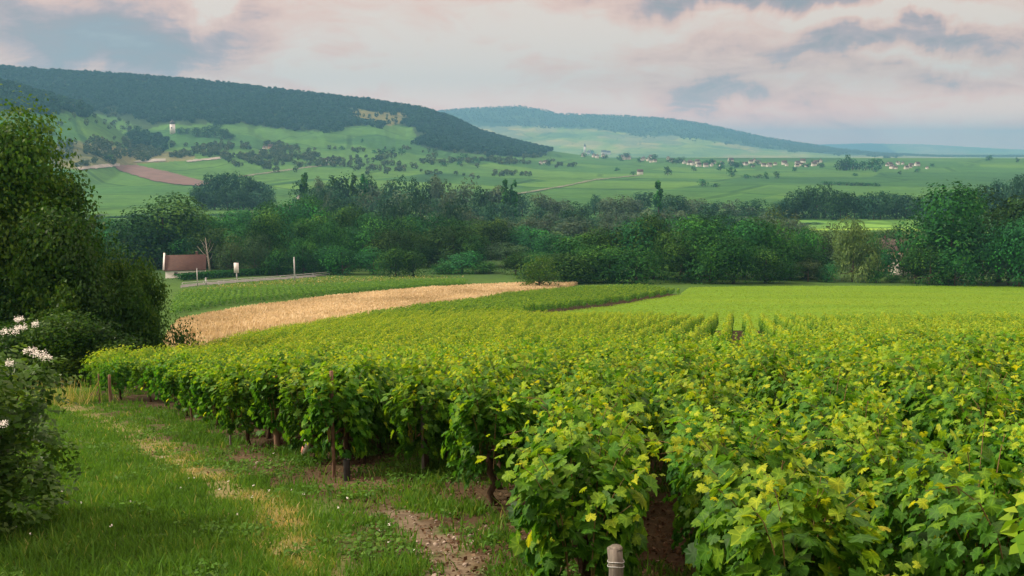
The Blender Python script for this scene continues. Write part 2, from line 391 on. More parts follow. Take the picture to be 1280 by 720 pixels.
M['roof'] = plain('clay_tile_roof', (.075, .048, .042), (.13, .080, .066), 1.4, .85, .15, 0, (1, 1, 5))
M['roof_far'] = plain('far_roof', (.07, .055, .055), (.13, .10, .095), .05, .9, .1)
M['glass'] = plain('dark_window', (.02, .025, .03), (.04, .045, .05), 1, .15, .5)
M['metal'] = plain('galvanised_metal', (.35, .37, .38), (.52, .54, .55), 3, .45, .5)
M['ploughed'] = plain('ploughed_soil', (.095, .062, .052), (.15, .10, .085), .05)
M['chalk'] = plain('chalk', (.13, .14, .10), (.36, .35, .32), .06)
M['track'] = plain('track_gravel', (.075, .11, .055), (.17, .185, .13), .05)
M['black'] = plain('black_plastic', (.012, .012, .013), (.03, .03, .03), 10, .5, .4)
M['carton'] = plain('pale_carton', (.74, .64, .58), (.84, .77, .72), 14, .6, .3)
M['carton_pink'] = plain('pink_carton', (.62, .22, .16), (.72, .34, .26), 14, .6, .3)
M['petal'] = plain('white_petal', (.70, .72, .66), (.86, .86, .80), 20, .7, .2)
M['asphalt'] = plain('grey_asphalt', (.10, .105, .10), (.16, .165, .155), 1.5, .9, .2)
def b_ground(nt, p, out):
    at = nt.nodes.new('ShaderNodeAttribute'); at.attribute_name = 'zone'
    n1 = nz(nt, .9, 6, .7); n2 = nz(nt, 14, 5, .7); n3 = nz(nt, .02, 4, .6)
    c = mixc(nt, at.outputs['Color'], ramp(nt, n1, [(.25, (.55, .55, .55)), (.75, (1.4, 1.4, 1.35))]), 1.0, 'MULTIPLY')
    c = mixc(nt, c, ramp(nt, n2, [(.25, (.6, .6, .6)), (.75, (1.35, 1.35, 1.3))]), .8, 'MULTIPLY')
    c = mixc(nt, c, ramp(nt, n3, [(.3, (.8, .85, .9)), (.7, (1.2, 1.15, 1.0))]), .8, 'MULTIPLY')
    nt.links.new(c, p.inputs['Base Color']); bump(nt, p, n2, .5, .03)
M['ground'] = mat('ground_soil_and_grass', b_ground, .95, .1)
def b_field(nt, p, out):
    # far farmland: parcels of differing green crossed by vine rows
    at = nt.nodes.new('ShaderNodeAttribute'); at.attribute_name = 'zone'
    tc = nt.nodes.new('ShaderNodeTexCoord').outputs['Object']
    mp = nt.nodes.new('ShaderNodeMapping'); mp.inputs['Scale'].default_value = (1 / 210, 1 / 190, 0); mp.inputs['Rotation'].default_value = (0, 0, R(22)); nt.links.new(tc, mp.inputs[0])
    vo = nt.nodes.new('ShaderNodeTexVoronoi'); vo.distance = 'CHEBYCHEV'; vo.inputs['Scale'].default_value = 1; nt.links.new(mp.outputs[0], vo.inputs['Vector'])
    s = nt.nodes.new('ShaderNodeSeparateColor'); nt.links.new(vo.outputs['Color'], s.inputs[0])
    par = ramp(nt, s.outputs[0], [(0, (.50, .68, .85)), (.4, (.9, 1.0, .95)), (.75, (1.3, 1.2, .95)), (1, (1.65, 1.42, 1.0))])
    c = mixc(nt, at.outputs['Color'], par, .75, 'MULTIPLY')
    n1 = nz(nt, .012, 5, .65); n2 = nz(nt, .11, 4, .7)
    c = mixc(nt, c, ramp(nt, n1, [(.3, (.7, .75, .8)), (.7, (1.3, 1.25, 1.1))]), .8, 'MULTIPLY')
    c = mixc(nt, c, ramp(nt, n2, [(.3, (.7, .72, .72)), (.7, (1.25, 1.25, 1.2))]), .8, 'MULTIPLY')
    ve = nt.nodes.new('ShaderNodeTexVoronoi'); ve.feature = 'DISTANCE_TO_EDGE'; ve.inputs['Scale'].default_value = 1; nt.links.new(mp.outputs[0], ve.inputs['Vector'])
    c = mixc(nt, c, ramp(nt, ve.outputs['Distance'], [(.012, (.55, .62, .6)), (.035, (1.25, 1.2, 1.05)), (.05, (1, 1, 1))]), .8, 'MULTIPLY')
    nt.links.new(c, p.inputs['Base Color'])
M['farmland'] = mat('farmland', b_field, .95, .05)

# ------------------------------------------------------------------ where the fields lie
def gp(px, py, up=0.0):
    x, y = hit(px, py, up); return float(x[0]), float(y[0])
def row_bend(y):
    y = np.asarray(y, float); t = np.clip((y - 11) / 14, 0, 1); return .105 * y + .125 * (14 * t * t / 2 + np.maximum(y - 25, 0))
def row_az(y): return np.arctan(.105 + .125 * np.clip((np.asarray(y, float) - 11) / 14, 0, 1))
HEADLAND = [(-12.3, 27.6), (-11.3, 26.4), (-9.45, 24), (-6.2, 19.2), (-4.1, 14.6), (-3.3, 13.9), (-2.0, 11.3), (-1.0, 11.1), (-.30, 9.4), (.05, 8.0), (.36, 5.45), (.8, 4.8), (1.25, 4.15), (1.8, 3.5), (2.7, 2.4)]
VINE_POLY = HEADLAND + [(14, 2.0), (44, 59), (32, 62), (21, 65), (13, 68), (6, 76), (1, 88)] \
    + [gp(652, 399), gp(700, 391), gp(780, 380), gp(850, 368.5)] + [gp(p, q, 1.3) for p, q in ((800, 353.5), (735, 356), (690, 359), (640, 363.5), (590, 370.5), (534, 378), (470, 387), (400, 396), (315, 410), (230, 427))] + [(-12.4, 34), (-12.6, 29)]
WHEAT_PX = [(198, 436), (205, 418), (222, 396), (300, 383), (430, 366), (530, 358), (620, 353.5), (655, 352.5), (722, 352), (705, 356.5), (690, 359), (640, 364), (534, 378), (400, 397), (315, 410)]
WHEAT = ground_poly(WHEAT_PX, .7)
CLOVER_PX = [(655, 398.5), (700, 391), (780, 380), (850, 368), (862, 360), (960, 358), (1100, 357.5), (1300, 358), (1420, 360), (1420, 402), (1280, 404), (1050, 412), (900, 414), (760, 414)]
CLOVER = ground_poly(CLOVER_PX)
STRIP = ground_poly([(215, 393), (222, 372), (230, 366), (320, 361), (410, 357), (520, 352.5), (585, 351), (578, 356), (480, 361.5), (400, 367), (330, 373), (270, 380), (226, 387)], .6)
PATH = ground_poly([(50, 508), (88, 499), (150, 518), (240, 556), (330, 596), (430, 640), (500, 690), (540, 720), (610, 1000), (-260, 1000), (-260, 700), (0, 640), (62, 600)])
STRAW = [gp(*p) for p in ((80, 506), (130, 527), (160, 541), (225, 577), (290, 610), (330, 637), (375, 690), (400, 760))]
DIRT = [gp(*p) for p in ((490, 642), (520, 655), (548, 682), (572, 705), (600, 740), (640, 800))]
SOIL = [gp(*p) for p in ((290, 560), (345, 585), (420, 600), (470, 610))]
MEADOW = ground_poly([(985, 288), (995, 276), (1060, 274.5), (1150, 274), (1150, 288)])
PLOUGH_PX = [(140, 206), (172, 207), (210, 215), (262, 229), (255, 233), (220, 231), (190, 226), (150, 214)]
CHALK_PX = [[(165, 203), (185, 199), (207, 199), (207, 202), (185, 203)], [(95, 210), (130, 206), (150, 205), (150, 208), (100, 213)], [(232, 201), (275, 196.5), (276, 199), (234, 203)], [(400, 200), (418, 198), (420, 202), (402, 203)]]
SCRUBLAND_PX = [(62, 180), (100, 176), (160, 186), (220, 190), (245, 195), (240, 200), (160, 206), (90, 212), (62, 208)]
CLEARING_PX = [(430, 134), (470, 140), (505, 141), (513, 150), (490, 157), (450, 151)]

# ------------------------------------------------------------------ ground, one sheet to the horizon
FOREST_MAIN = [(-60, 60), (-60, 142), (60, 140), (120, 142), (180, 150), (235, 157), (290, 152), (340, 160), (400, 165), (440, 158), (475, 154), (515, 159), (527, 184), (560, 190), (600, 193), (650, 196), (690, 189), (720, 180), (640, 60)]
FOREST_SHOULDER = [(-60, 60), (-60, 126), (30, 125), (60, 128), (100, 134), (150, 148), (185, 166), (200, 186), (170, 186), (160, 175), (190, 160), (230, 150), (120, 60)]
FOREST_FAR = [(480, 100), (540, 152), (600, 158), (680, 158), (760, 163), (800, 170), (850, 170), (900, 178), (960, 186), (1040, 193), (1130, 196), (1050, 150), (900, 100)]
def zone_color(x, y):
    r = np.hypot(x, y); n = len(x)
    px, py = project(x, y, height(x, y))
    c = np.tile(np.array([.055, .125, .02]), (n, 1))
    def put(mask, col):
        m_ = np.clip(mask, 0, 1)[:, None]; c[:] = c * (1 - m_) + np.asarray(col) * m_
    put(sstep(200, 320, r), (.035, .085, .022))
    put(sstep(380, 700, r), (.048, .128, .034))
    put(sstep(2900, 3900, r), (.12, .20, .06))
    nr = r < 420
    inv = np.zeros(n); inv[nr] = inpoly(x[nr], y[nr], VINE_POLY)
    f1 = fbm(x * .9, y * .9, 31); f2 = fbm(x * 4, y * 4, 37)
    put(inv * sstep(.36, .56, f1 * .7 + f2 * .3), (.085, .060, .036)); put(inv * (r > 25), (.055, .042, .025))
    nn = r < 40; d = np.full(n, 99.)
    d[nn] = segdist(x[nn], y[nn], HEADLAND[1:]); put(sstep(1.7, .5, d + (f1 - .5) * 1.4) * sstep(.38, .52, fbm(x * 3, y * 3, 37)) * (r < 40), (.088, .062, .038))
    d[nn] = segdist(x[nn], y[nn], STRAW); put(sstep(.45, .06, d + (f2 - .5) * .6) * (r < 40) * .75, (.25, .215, .105))
    d[nn] = segdist(x[nn], y[nn], DIRT); put(sstep(.30, .05, d + (fbm(x * 5, y * 5, 47) - .5) * .8) * (r < 40), (.17, .138, .10) * (.65 + .7 * fbm(x * 9, y * 9, 43))[:, None])
    d[nn] = segdist(x[nn], y[nn], SOIL); put(sstep(.55, .1, d + (f2 - .5) * .9) * (r < 40), (.115, .082, .052))
    for A, B in ((FOREST_MAIN, (900, 3300)), (FOREST_SHOULDER, (1300, 2200))):
        k = (r > B[0]) & (r < B[1]) & (y > 0); q = np.zeros(n); q[k] = inpoly(px[k], py[k], A); put(q, (.022, .05, .022))
    k = (r > 4600) & (y > 0); q = np.zeros(n); q[k] = inpoly(px[k], py[k], FOREST_FAR); put(q, (.03, .065, .03))
    k = (r > 4600) & (y > 0); q = np.zeros(n); q[k] = ~inpoly(px[k], py[k], FOREST_FAR); put(q * sstep(.45, .6, fbm(px / 40, py / 9, 71)) * .6, (.24, .23, .14))
    k = (r > 1000) & (r < 3300) & (y > 0)
    q = np.zeros(n); q[k] = inpoly(px[k], py[k], CLEARING_PX); put(q, (.10, .115, .06))
    q = np.zeros(n); q[k] = inpoly(px[k], py[k], SCRUBLAND_PX); put(q * .8, (.12, .125, .08))
    return c
def build_lattice():
    fa = np.radians(np.arange(-36, 36.001, .085)); ca = np.radians(np.arange(38, 322.1, 4))
    A = np.concatenate([fa, ca]); Rr = np.exp(np.linspace(math.log(1.2), math.log(16300), 880))
    rr, aa = np.meshgrid(Rr, A, indexing='ij'); return A, Rr, rr * np.sin(aa), rr * np.cos(aa)
LA, LR, LX, LY = build_lattice()
NR, NA = LX.shape; NF = len(np.arange(-36, 36.001, .085))
LZ = height(LX.ravel(), LY.ravel()).reshape(NR, NA)
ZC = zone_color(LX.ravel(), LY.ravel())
def lattice_quads():
    i = np.arange(NR - 1)[:, None] * NA; j = np.arange(NA)[None]; jn = (j + 1) % NA
    return np.stack([i + j, i + NA + j, i + NA + jn, i + jn], -1).reshape(-1, 4)
LQ = lattice_quads()
V = np.stack([LX.ravel(), LY.ravel(), LZ.ravel()], 1)
far_face = (np.hypot(V[LQ[:, 0], 0], V[LQ[:, 0], 1]) > 420).astype(np.int32)
centre = np.array([[0, 0, float(height(0., 0.))]])
Vg = np.concatenate([V, centre]); fan = np.stack([np.full(NA, len(V)), np.arange(NA), (np.arange(NA) + 1) % NA], 1)
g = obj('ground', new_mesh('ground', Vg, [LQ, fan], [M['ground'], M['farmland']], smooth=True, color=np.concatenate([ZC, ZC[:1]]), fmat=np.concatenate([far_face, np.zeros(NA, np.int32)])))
tag(g, 'grassy slope running down to the valley and its far green farmland', kind='structure')
LCX = V[LQ].mean(1)
LCR = np.hypot(LCX[:, 0], LCX[:, 1])
def overlay(name, label, mask, material, lift, color=None, px_poly=None):
    if px_poly is not None:                  # a far patch with its own fine grid on the slope
        qx = np.array(px_poly); gx = np.arange(qx[:, 0].min(), qx[:, 0].max() + 1, 1.0); gy = np.arange(qx[:, 1].min() - .5, qx[:, 1].max() + .8, .4)
        XX, YY = np.meshgrid(gx, gy); x, y = hit(XX.ravel(), YY.ravel(), 0.0, np.linspace(850, 2500, 160)); z = height(x, y) + lift
        nx = len(gx); i, j = np.meshgrid(np.arange(len(gy) - 1), np.arange(nx - 1), indexing='ij'); Q = np.stack([i * nx + j, i * nx + j + 1, (i + 1) * nx + j + 1, (i + 1) * nx + j], -1).reshape(-1, 4)
        cx = XX.ravel()[Q].mean(1); cy = YY.ravel()[Q].mean(1); Q = Q[inpoly(cx, cy + 1.6 * (fbm(cx * .2, cy * .6, 3) - .5), px_poly)]
        ids, inv = np.unique(Q, return_inverse=True)
        o = obj(name, new_mesh(name, np.stack([x, y, z], 1)[ids], inv.reshape(-1, 4).astype(np.int32), [material], smooth=True, color=np.tile(np.array(color), (len(ids), 1)))); return tag(o, label, kind='structure')
    q = LQ[mask]; ids, inv = np.unique(q, return_inverse=True); W = V[ids].copy(); W[:, 2] += lift
    col = ZC[ids] if color is None else np.tile(np.array(color), (len(ids), 1))
    o = obj(name, new_mesh(name, W, inv.reshape(-1, 4).astype(np.int32), [material], smooth=True, color=col)); return tag(o, label, kind='structure')
def within(poly, lo, hi):
    k = (LCR > lo) & (LCR < hi) & (LCX[:, 1] > 0); m_ = np.zeros(len(LQ), bool); m_[k] = inpoly(LCX[k, 0], LCX[k, 1], poly); return m_
def within_px(poly, lo, hi):
    k = (LCR > lo) & (LCR < hi) & (LCX[:, 1] > 0); m_ = np.zeros(len(LQ), bool); px, py = project(*LCX[k].T); m_[k] = inpoly(px, py, poly); return m_
overlay('path', 'grassy farm track with a worn straw coloured wheel rut', within(PATH, 1, 40), M['ground'], .005)
overlay('clover_field', 'smooth bright green field beyond the near vines', within(CLOVER, 40, 330), M['ground'], .02, (.12, .25, .018))
overlay('wheat_field', 'pale gold field of ripe cereal', within(WHEAT, 30, 330), M['ground'], .02, (.36, .26, .11))
overlay('meadow', 'bright meadow between two belts of trees', within(MEADOW, 350, 900), M['farmland'], .1, (.13, .27, .06))
overlay('ploughed_field', 'bare reddish brown strip of ploughed land on the far slope', None, M['ploughed'], .8, (.155, .10, .082), PLOUGH_PX)
for tp in ([(640, 243), (700, 233), (745, 224), (800, 219), (800, 219.8), (745, 225.3), (700, 234.4), (640, 244.4)], [(240, 228), (420, 204), (420, 205), (242, 230)]):
    overlay('track', 'pale farm track crossing the green far slope', None, M['track'], .6, (.3, .3, .26), tp)
for i, cp in enumerate(CHALK_PX):
    overlay('chalk_bank', 'pale bare bank of chalk cut into the far slope', None, M['chalk'], .9, (.40, .39, .36), cp)

# ------------------------------------------------------------------ air
def build_haze():
    mb = MB(); top = 350; bot = float(LZ.min()) - 1; mb.box((0, 0, (top + bot) / 2), (33000, 33000, top - bot))
    m = bpy.data.materials.new('haze'); m.use_nodes = True; nt = m.node_tree; nt.nodes.clear()
    out = nt.nodes.new('ShaderNodeOutputMaterial'); v = nt.nodes.new('ShaderNodeVolumePrincipled')
    v.inputs['Color'].default_value = (.21, .50, .82, 1); v.inputs['Density'].default_value = HAZE; v.inputs['Anisotropy'].default_value = .2
    nt.links.new(v.outputs[0], out.inputs['Volume'])
    o = obj('haze', mb.mesh('haze', m)); tag(o, 'pale blue haze filling the air of the valley', kind='stuff')
HAZE = 1.5e-4
build_haze()

# ------------------------------------------------------------------ the vineyard
def vine_foliage(seed, n=1150, big=.60, low=.34, top=1.12, wide=.39, fill=.5):
    r = np.random.default_rng(seed); P = []; Nn = []; S = []; T = []; tips = []
    n1 = int(n * .62)
    h = low + (top - low) * r.beta(1.35, 1.1, n1); s = r.uniform(-.54, .54, n1); side = r.choice([-1, 1], n1)
    k = (h - low) / (top - low); w = wide * (.62 + .75 * k - .62 * k ** 2.2) * (1 + .35 * np.sin(s * 9 + seed) * np.sin(h * 7 + seed * 2))
    x = side * w * r.uniform(0, 1, n1) ** .33
    P.append(np.stack([x, s, h], 1)); Nn.append(np.stack([side * .85 + r.normal(0, .35, n1), r.normal(0, .4, n1), .25 + .9 * k ** 3 + r.normal(0, .3, n1)], 1))
    S.append(big * r.uniform(.085, .165, n1)); T.append(np.clip(r.normal(.26, .15, n1) + .12 * k ** 2, 0, 1)); tips.append(np.stack([side * .25 + r.normal(0, .3, n1), r.normal(0, .35, n1), -np.ones(n1)], 1))
    shoots = []; m = 22
    for q in range(m):
        s0 = r.uniform(-.5, .5); sd = r.choice([-1, 1]); hh = r.uniform(1.0, 1.33); arch = r.uniform(.02, .34) * sd; fall = r.random() < .22
        t = np.linspace(0, 1, 12)
        z = .5 + (hh - .5) * np.sin(t * (2.0 if fall else 1.45)) / (1 if fall else .992); xx = sd * .06 + arch * t ** 1.5 * (1.7 if fall else 1); yy = s0 + r.normal(0, .16) * t
        path = np.stack([xx, yy, z], 1); shoots.append(path)
        L = 22
        tt = np.sort(r.uniform(.25, 1, L)); pts = np.stack([np.interp(tt, t, path[:, i]) for i in range(3)], 1) + r.normal(0, .045, (L, 3))
        P.append(pts); Nn.append(np.stack([r.normal(0, .5, L) + sd * .3, r.normal(0, .5, L), .75 + r.normal(0, .35, L)], 1))
        S.append(big * np.interp(tt, [.25, .75, 1], [.14, .10, .055]) * r.uniform(.8, 1.2, L))
        T.append(np.clip(np.interp(tt, [.25, .6, .85, 1], [.26, .38, .62, .90]) + r.normal(0, .11, L), 0, 1)); tips.append(r.normal(0, 1, (L, 3)) + np.array([0, 0, -.6]))
    P = np.concatenate(P); Nn = np.concatenate(Nn); S = np.concatenate(S); T = np.concatenate(T); tips = np.concatenate(tips)
    yel = r.random(len(T)) < .006; T[yel] = .95
    w = r.integers(0, 4, len(T)); Vs, Qs, Ts, Ws, off = [], [], [], [], 0
    for j in range(4):
        a, b = scatter(P[w == j], Nn[w == j], S[w == j], VINES[j], tips[w == j], r); Vs.append(a); Qs.append(b + off); off += len(a)
        Ts.append(np.repeat(T[w == j], len(VINE[0]))); Ws.append(np.tile(VINES[j][2], (w == j).sum()))
    return np.concatenate(Vs), np.concatenate(Qs), np.concatenate(Ts), shoots, np.concatenate(Ws)
def vine_prototype(seed, **kw):
    V_, Q, T, shoots, W = vine_foliage(seed, **kw)
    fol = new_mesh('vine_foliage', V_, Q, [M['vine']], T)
    a = fol.attributes.new('vein', 'FLOAT', 'POINT'); a.data.foreach_set('value', W.astype(np.float32))
    r = np.random.default_rng(seed + 500); tr = MB()
    z = np.linspace(-.05, .52, 7); tr.tube(np.stack([r.normal(0, .022, 7), r.normal(0, .03, 7), z], 1), np.array([.042, .036, .03, .034, .03, .03, .036]), 8)
    tr.tube([(0, 0, .46), (.01, .18, .55), (0, .42, .56)], [.026, .018, .010], 6); tr.tube([(0, 0, .46), (-.01, -.16, .54), (0, -.40, .57)], [.026, .018, .010], 6)
    ca = MB()
    for p in shoots: ca.tube(p[::2], np.linspace(.0045, .002, len(p[::2])), 4, False)
    return fol, tr.mesh('vine_trunk', M['vine_bark'], True), ca.mesh('vine_cane', M['cane'], True)
PROTO = [vine_prototype(100 + k) for k in range(9)]
PROTO_END = [vine_prototype(200 + k, n=1300, big=.70, low=.32, wide=.36) for k in range(4)]
def plant_vine(x, y, rz, sc, p, label, group):
    t = thing('grapevine', label, 'grapevine', (x, y, float(height(x, y)) - .01), rz, group, sc)
    obj('trunk', p[1], t); obj('cane', p[2], t); obj('foliage', p[0], t); return t
cols = [-15.9, -14.8, -13.75, -12.7, -11.6, -10.5, -9.5, -8.5, -7.6, -6.7, -5.7, -4.75, -4.0, -3.24, -2.2, -1.18, -.17, .80, 1.78]
while cols[0] > -44: cols.insert(0, cols[0] - 1.03)
while cols[-1] < 44: cols.append(cols[-1] + 1.0 + rng.normal(0, .02))
vines = []
for c in cols:
    y = np.arange(-2, 212, .96) + rng.uniform(0, .96); x = c + row_bend(y) + rng.normal(0, .05, len(y)); first = True
    for i in np.nonzero(inpoly(x, y, VINE_POLY) & (np.hypot(x, y) > 4.0))[0]:
        # the first vine of a row stands right at the headland
        if first and y[i] < 22:
            k = y[i]
            while inpoly(c + row_bend(k - .05), k - .05, VINE_POLY) and k > y[i] - 1.2: k -= .05
            k += .25; vines.append((float(c + row_bend(k)), k, True, c)); first = False
            if y[i] - k < .5: continue
        first = False
        if rng.random() < .02 and y[i] > 9: continue
        vines.append((x[i], y[i], False, c))
vx = np.array([v[0] for v in vines]); vy = np.array([v[1] for v in vines]); vend = np.array([v[2] for v in vines]); vp = np.array([v[3] for v in vines])
vz = height(vx, vy); ppx, ppy = project(vx, vy, vz + 1.0)
seen = (ppx > -25) & (ppx < 1330) & (vy > .8) & (ppy < 800)
margin = (np.abs(ppx - 640) < 1100) & (vy > .8) & ~seen
order = np.argsort(np.where(seen, vy, 1e9)); near_ids = order[:296]
NEAR_Y = vy[near_ids[-1]]
END_LABEL = {-.17: 'big leafy grapevine right behind the short grey post', .8: 'dark leaved end grapevine bordering the bare alley right of the short grey post',
             1.78: 'bright end grapevine hanging into the bottom right corner', -1.18: 'end grapevine between the short grey post row and the thin pale stake',
             -2.2: 'end grapevine wrapped round the thin pale stake', -3.24: 'end grapevine with the black sleeve at its foot', -4.75: 'end grapevine beside the thick brown stake',
             -5.7: 'end grapevine with the short thin grey stake, left of the thick brown stake', -8.5: 'end grapevine with the thin brown stake above the straw coloured rut', -12.7: 'end grapevine with a pair of dark stakes near the far left', -15.9: 'last grapevine at the far left end of the headland'}
for i in near_ids:
    rz = -float(row_az(vy[i])) + (math.pi if rng.random() < .5 else 0) + rng.normal(0, .06); sc = rng.uniform(.92, 1.08) * (.94 if vx[i] < -4 else 1)
    p = PROTO_END[rng.integers(4)] if vend[i] else PROTO[rng.integers(9)]
    lab = END_LABEL.get(round(float(vp[i]), 2)) if vend[i] else None
    if lab: plant_vine(vx[i], vy[i], rz, sc * 1.03, p, lab, 'grapevines at the row ends')
    else: plant_vine(vx[i], vy[i], rz, sc, p, 'green grapevine standing within the packed rows behind the end vines', 'grapevines within the packed rows')
def vine_mass():
    rest = np.ones(len(vx), bool); rest[near_ids] = False
    rest &= (np.abs(ppx - 640) < 900) & (vy > 1.5)
    parts = []
    for lo, hi, n, size in ((0, 28, 300, .115), (28, 95, 230, .12), (95, 260, 56, .26)):
        k = np.nonzero(rest & (vy >= lo) & (vy < hi))[0]; m = len(k)
        if lo == 0 and m > 2500: n = 200
        s = rng.uniform(-.52, .52, (m, n)); h = .32 + .90 * rng.beta(1.7, 1.0, (m, n)); sd_ = rng.choice([-1, 1], (m, n)); q = (h - .32) / .90
        w = (.32 if lo == 0 else .165) * (.62 + .75 * q - 1.0 * q ** 2.2); x = sd_ * w * rng.uniform(0, 1, (m, n)) ** .45
        amp = 1 + .16 * (rng.random((m, 1)) - .5); h = h * amp * (1 + .10 * (rng.random((m, n)) ** 6)); A_ = row_az(vy[k])[:, None]; n0, n1_ = np.cos(A_), -np.sin(A_)
        wx = vx[k][:, None] + n0 * x - n1_ * s; wy = vy[k][:, None] + n1_ * x + n0 * s; wz = vz[k][:, None] + h
        P = np.stack([wx, wy, wz], -1).reshape(-1, 3); sdf = sd_.ravel(); qf = q.ravel(); N_ = len(P)
        Nn = np.stack([np.broadcast_to(n0, (m, n)).ravel() * sdf * .8 + rng.normal(0, .4, N_), np.broadcast_to(n1_, (m, n)).ravel() * sdf * .8 + rng.normal(0, .4, N_), .25 + 1.1 * qf ** 2 + rng.normal(0, .35, N_)], 1)
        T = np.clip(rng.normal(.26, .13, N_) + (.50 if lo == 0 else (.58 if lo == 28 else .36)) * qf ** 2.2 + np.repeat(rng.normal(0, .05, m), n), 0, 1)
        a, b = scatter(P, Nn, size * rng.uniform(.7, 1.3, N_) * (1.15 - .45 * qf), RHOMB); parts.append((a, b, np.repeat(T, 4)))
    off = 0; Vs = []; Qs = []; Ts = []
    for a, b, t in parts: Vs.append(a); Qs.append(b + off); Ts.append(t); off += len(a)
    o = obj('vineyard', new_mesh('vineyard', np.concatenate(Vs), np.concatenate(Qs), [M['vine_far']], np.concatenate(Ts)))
    tag(o, 'mass of yellow green vines covering the slope beyond the nearest rows', kind='stuff')
vine_mass()
def vine_strip():
    xs, ys = rng.uniform(-70, 0, 190000), rng.uniform(110, 235, 190000); k = inpoly(xs, ys, STRIP); xs, ys = xs[k], ys[k]
    row = np.round((xs * .97 + ys * .25) / 1.1) * 1.1; xs = (row - ys * .25) / .97 + rng.normal(0, .2, len(xs))
    h = rng.beta(1.6, 1, len(xs)) * 1.25 + .1; P = np.stack([xs, ys, height(xs, ys) + h], 1)
    a, b = scatter(P, np.stack([rng.normal(0, .6, len(xs)), rng.normal(0, .6, len(xs)), .3 + h ** 2], 1), rng.uniform(.2, .4, len(xs)), RHOMB)
    o = obj('vine_strip', new_mesh('vine_strip', a, b, [M['vine_far']], rep(np.clip(rng.normal(.22, .12, len(xs)) + .15 * h, 0, 1), RHOMB)))
    tag(o, 'narrow strip of vines between the pale gold field and the roadside fence', kind='stuff')
vine_strip()

# stakes, post and the sleeves at the vine feet
def at_ground(x, y): return float(height(x, y))
def end_pt(pq):
    k = np.nonzero(vend & (np.abs(vp - pq) < .03))[0]; return (float(vx[k[0]]), float(vy[k[0]]))
def stake(px, py, d, name, label, h, r0, r1, material, lean=(0, 0), cap=False, group=None):
    v = ray(px, py); x, y = v[0] / v[1] * d, d; z = at_ground(x, y)
    t = thing(name, label, 'stake' if 'stake' in name else 'post', (x, y, z), rng.uniform(0, 6), group)
    mb = MB(); n = 9; zz = np.linspace(-.15, h, n)
    mb.tube(np.stack([lean[0] * zz + rng.normal(0, r0 * .08, n), lean[1] * zz + rng.normal(0, r0 * .08, n), zz], 1), np.linspace(r0, r1, n) * (1 + rng.normal(0, .04, n)), 14)
    if cap: mb.tube([(lean[0] * h, lean[1] * h, h - .004), (lean[0] * h, lean[1] * h, h + .010)], [r1 * .99, r1 * .72], 14)
    obj('shaft', mb.mesh('stake_shaft', material, True), t); return t
post = stake(770, 690, 5.0, 'wooden_post', 'short round weathered grey post at the bottom edge of the picture', .735, .040, .039, M['grey_wood'], (0.0, 0), True)
for hz, rr_ in ((.665, .0435), (.64, .043)):
    rb = MB(); a = np.linspace(0, 2 * math.pi, 19)
    rb.tube(np.stack([rr_ * np.cos(a), rr_ * np.sin(a), hz + .006 * np.sin(a * 2)], 1), .0025, 6, False); obj('wire_loop', rb.mesh('wire_loop', M['metal'], True), post)
stake(529, 585, 11.2, 'vine_stake', 'thin pale grey stake right of the black sleeve among the end vines', .93, .020, .017, M['grey_wood'], (.03, 0), group='stakes at the row ends')
stake(417, 580, 11.35, 'vine_stake', 'tall straight stake standing beside the black sleeve', 1.28, .023, .020, M['brown_wood'], (0, 0), group='stakes at the row ends')
stake(347, 555, 14.0, 'vine_stake', 'thick reddish brown stake left of the pale carton sleeve', 1.12, .05, .046, M['brown_wood'], (.01, 0), group='stakes at the row ends')
stake(288, 545, 14.7, 'vine_stake', 'short thin grey stake left of the thick brown stake', .75, .017, .014, M['grey_wood'], (.02, 0), group='stakes at the row ends')
stake(138, 497, 24.6, 'vine_stake', 'thicker dark stake of the pair near the left end of the headland', .75, .04, .034, M['brown_wood'], (0, 0), group='stakes at the row ends')
stake(124, 495, 25.1, 'vine_stake', 'slimmer dark stake of the pair near the left end of the headland', .75, .026, .022, M['brown_wood'], (.02, 0), group='stakes at the row ends')
stake(240, 530, 19.2, 'vine_stake', 'thin brown stake under the end vines above the straw coloured rut', .85, .02, .016, M['brown_wood'], (-.03, 0), group='stakes at the row ends')
def sleeve():
    x, y = (426 - 640) / F * 11.0, 11.0; mb = MB(); a = np.linspace(0, 2 * math.pi, 25)
    mb.tube([(0, 0, -.02), (.004, 0, .12), (0, .004, .25)], [.04, .038, .039], 16, False); mb.tube([(0, 0, .25), (0, 0, .247), (0, 0, 0.0)], [.039, .034, .032], 16, False)
    o = obj('vine_sleeve', mb.mesh('vine_sleeve', M['black'], True)); o.location = (x, y, at_ground(x, y)); tag(o, 'black plastic sleeve round a vine foot beside the tall stake', 'sleeve')
    x, y = (370 - 640) / F * 13.2, 13.2
    t = thing('carton_sleeve', 'pale carton with a pink side leaning under the end vines', 'carton', (x, y, at_ground(x, y)), .5, None, .85); t.rotation_euler = (.05, .28, .45)
    mb = MB(); mb.box((0, 0, .16), (.085, .085, .24)); obj('carton_body', mb.mesh('carton_body', M['carton']), t)
    mb = MB(); mb.box((-.046, 0, .165), (.006, .08, .19)); obj('printed_side', mb.mesh('printed_side', M['carton_pink']), t)
    mb = MB(); mb.box((0, -.02, .295), (.080, .055, .03)); mb.box((0, 0, .315), (.080, .012, .03)); obj('gable_top', mb.mesh('gable_top', M['carton']), t)
sleeve()

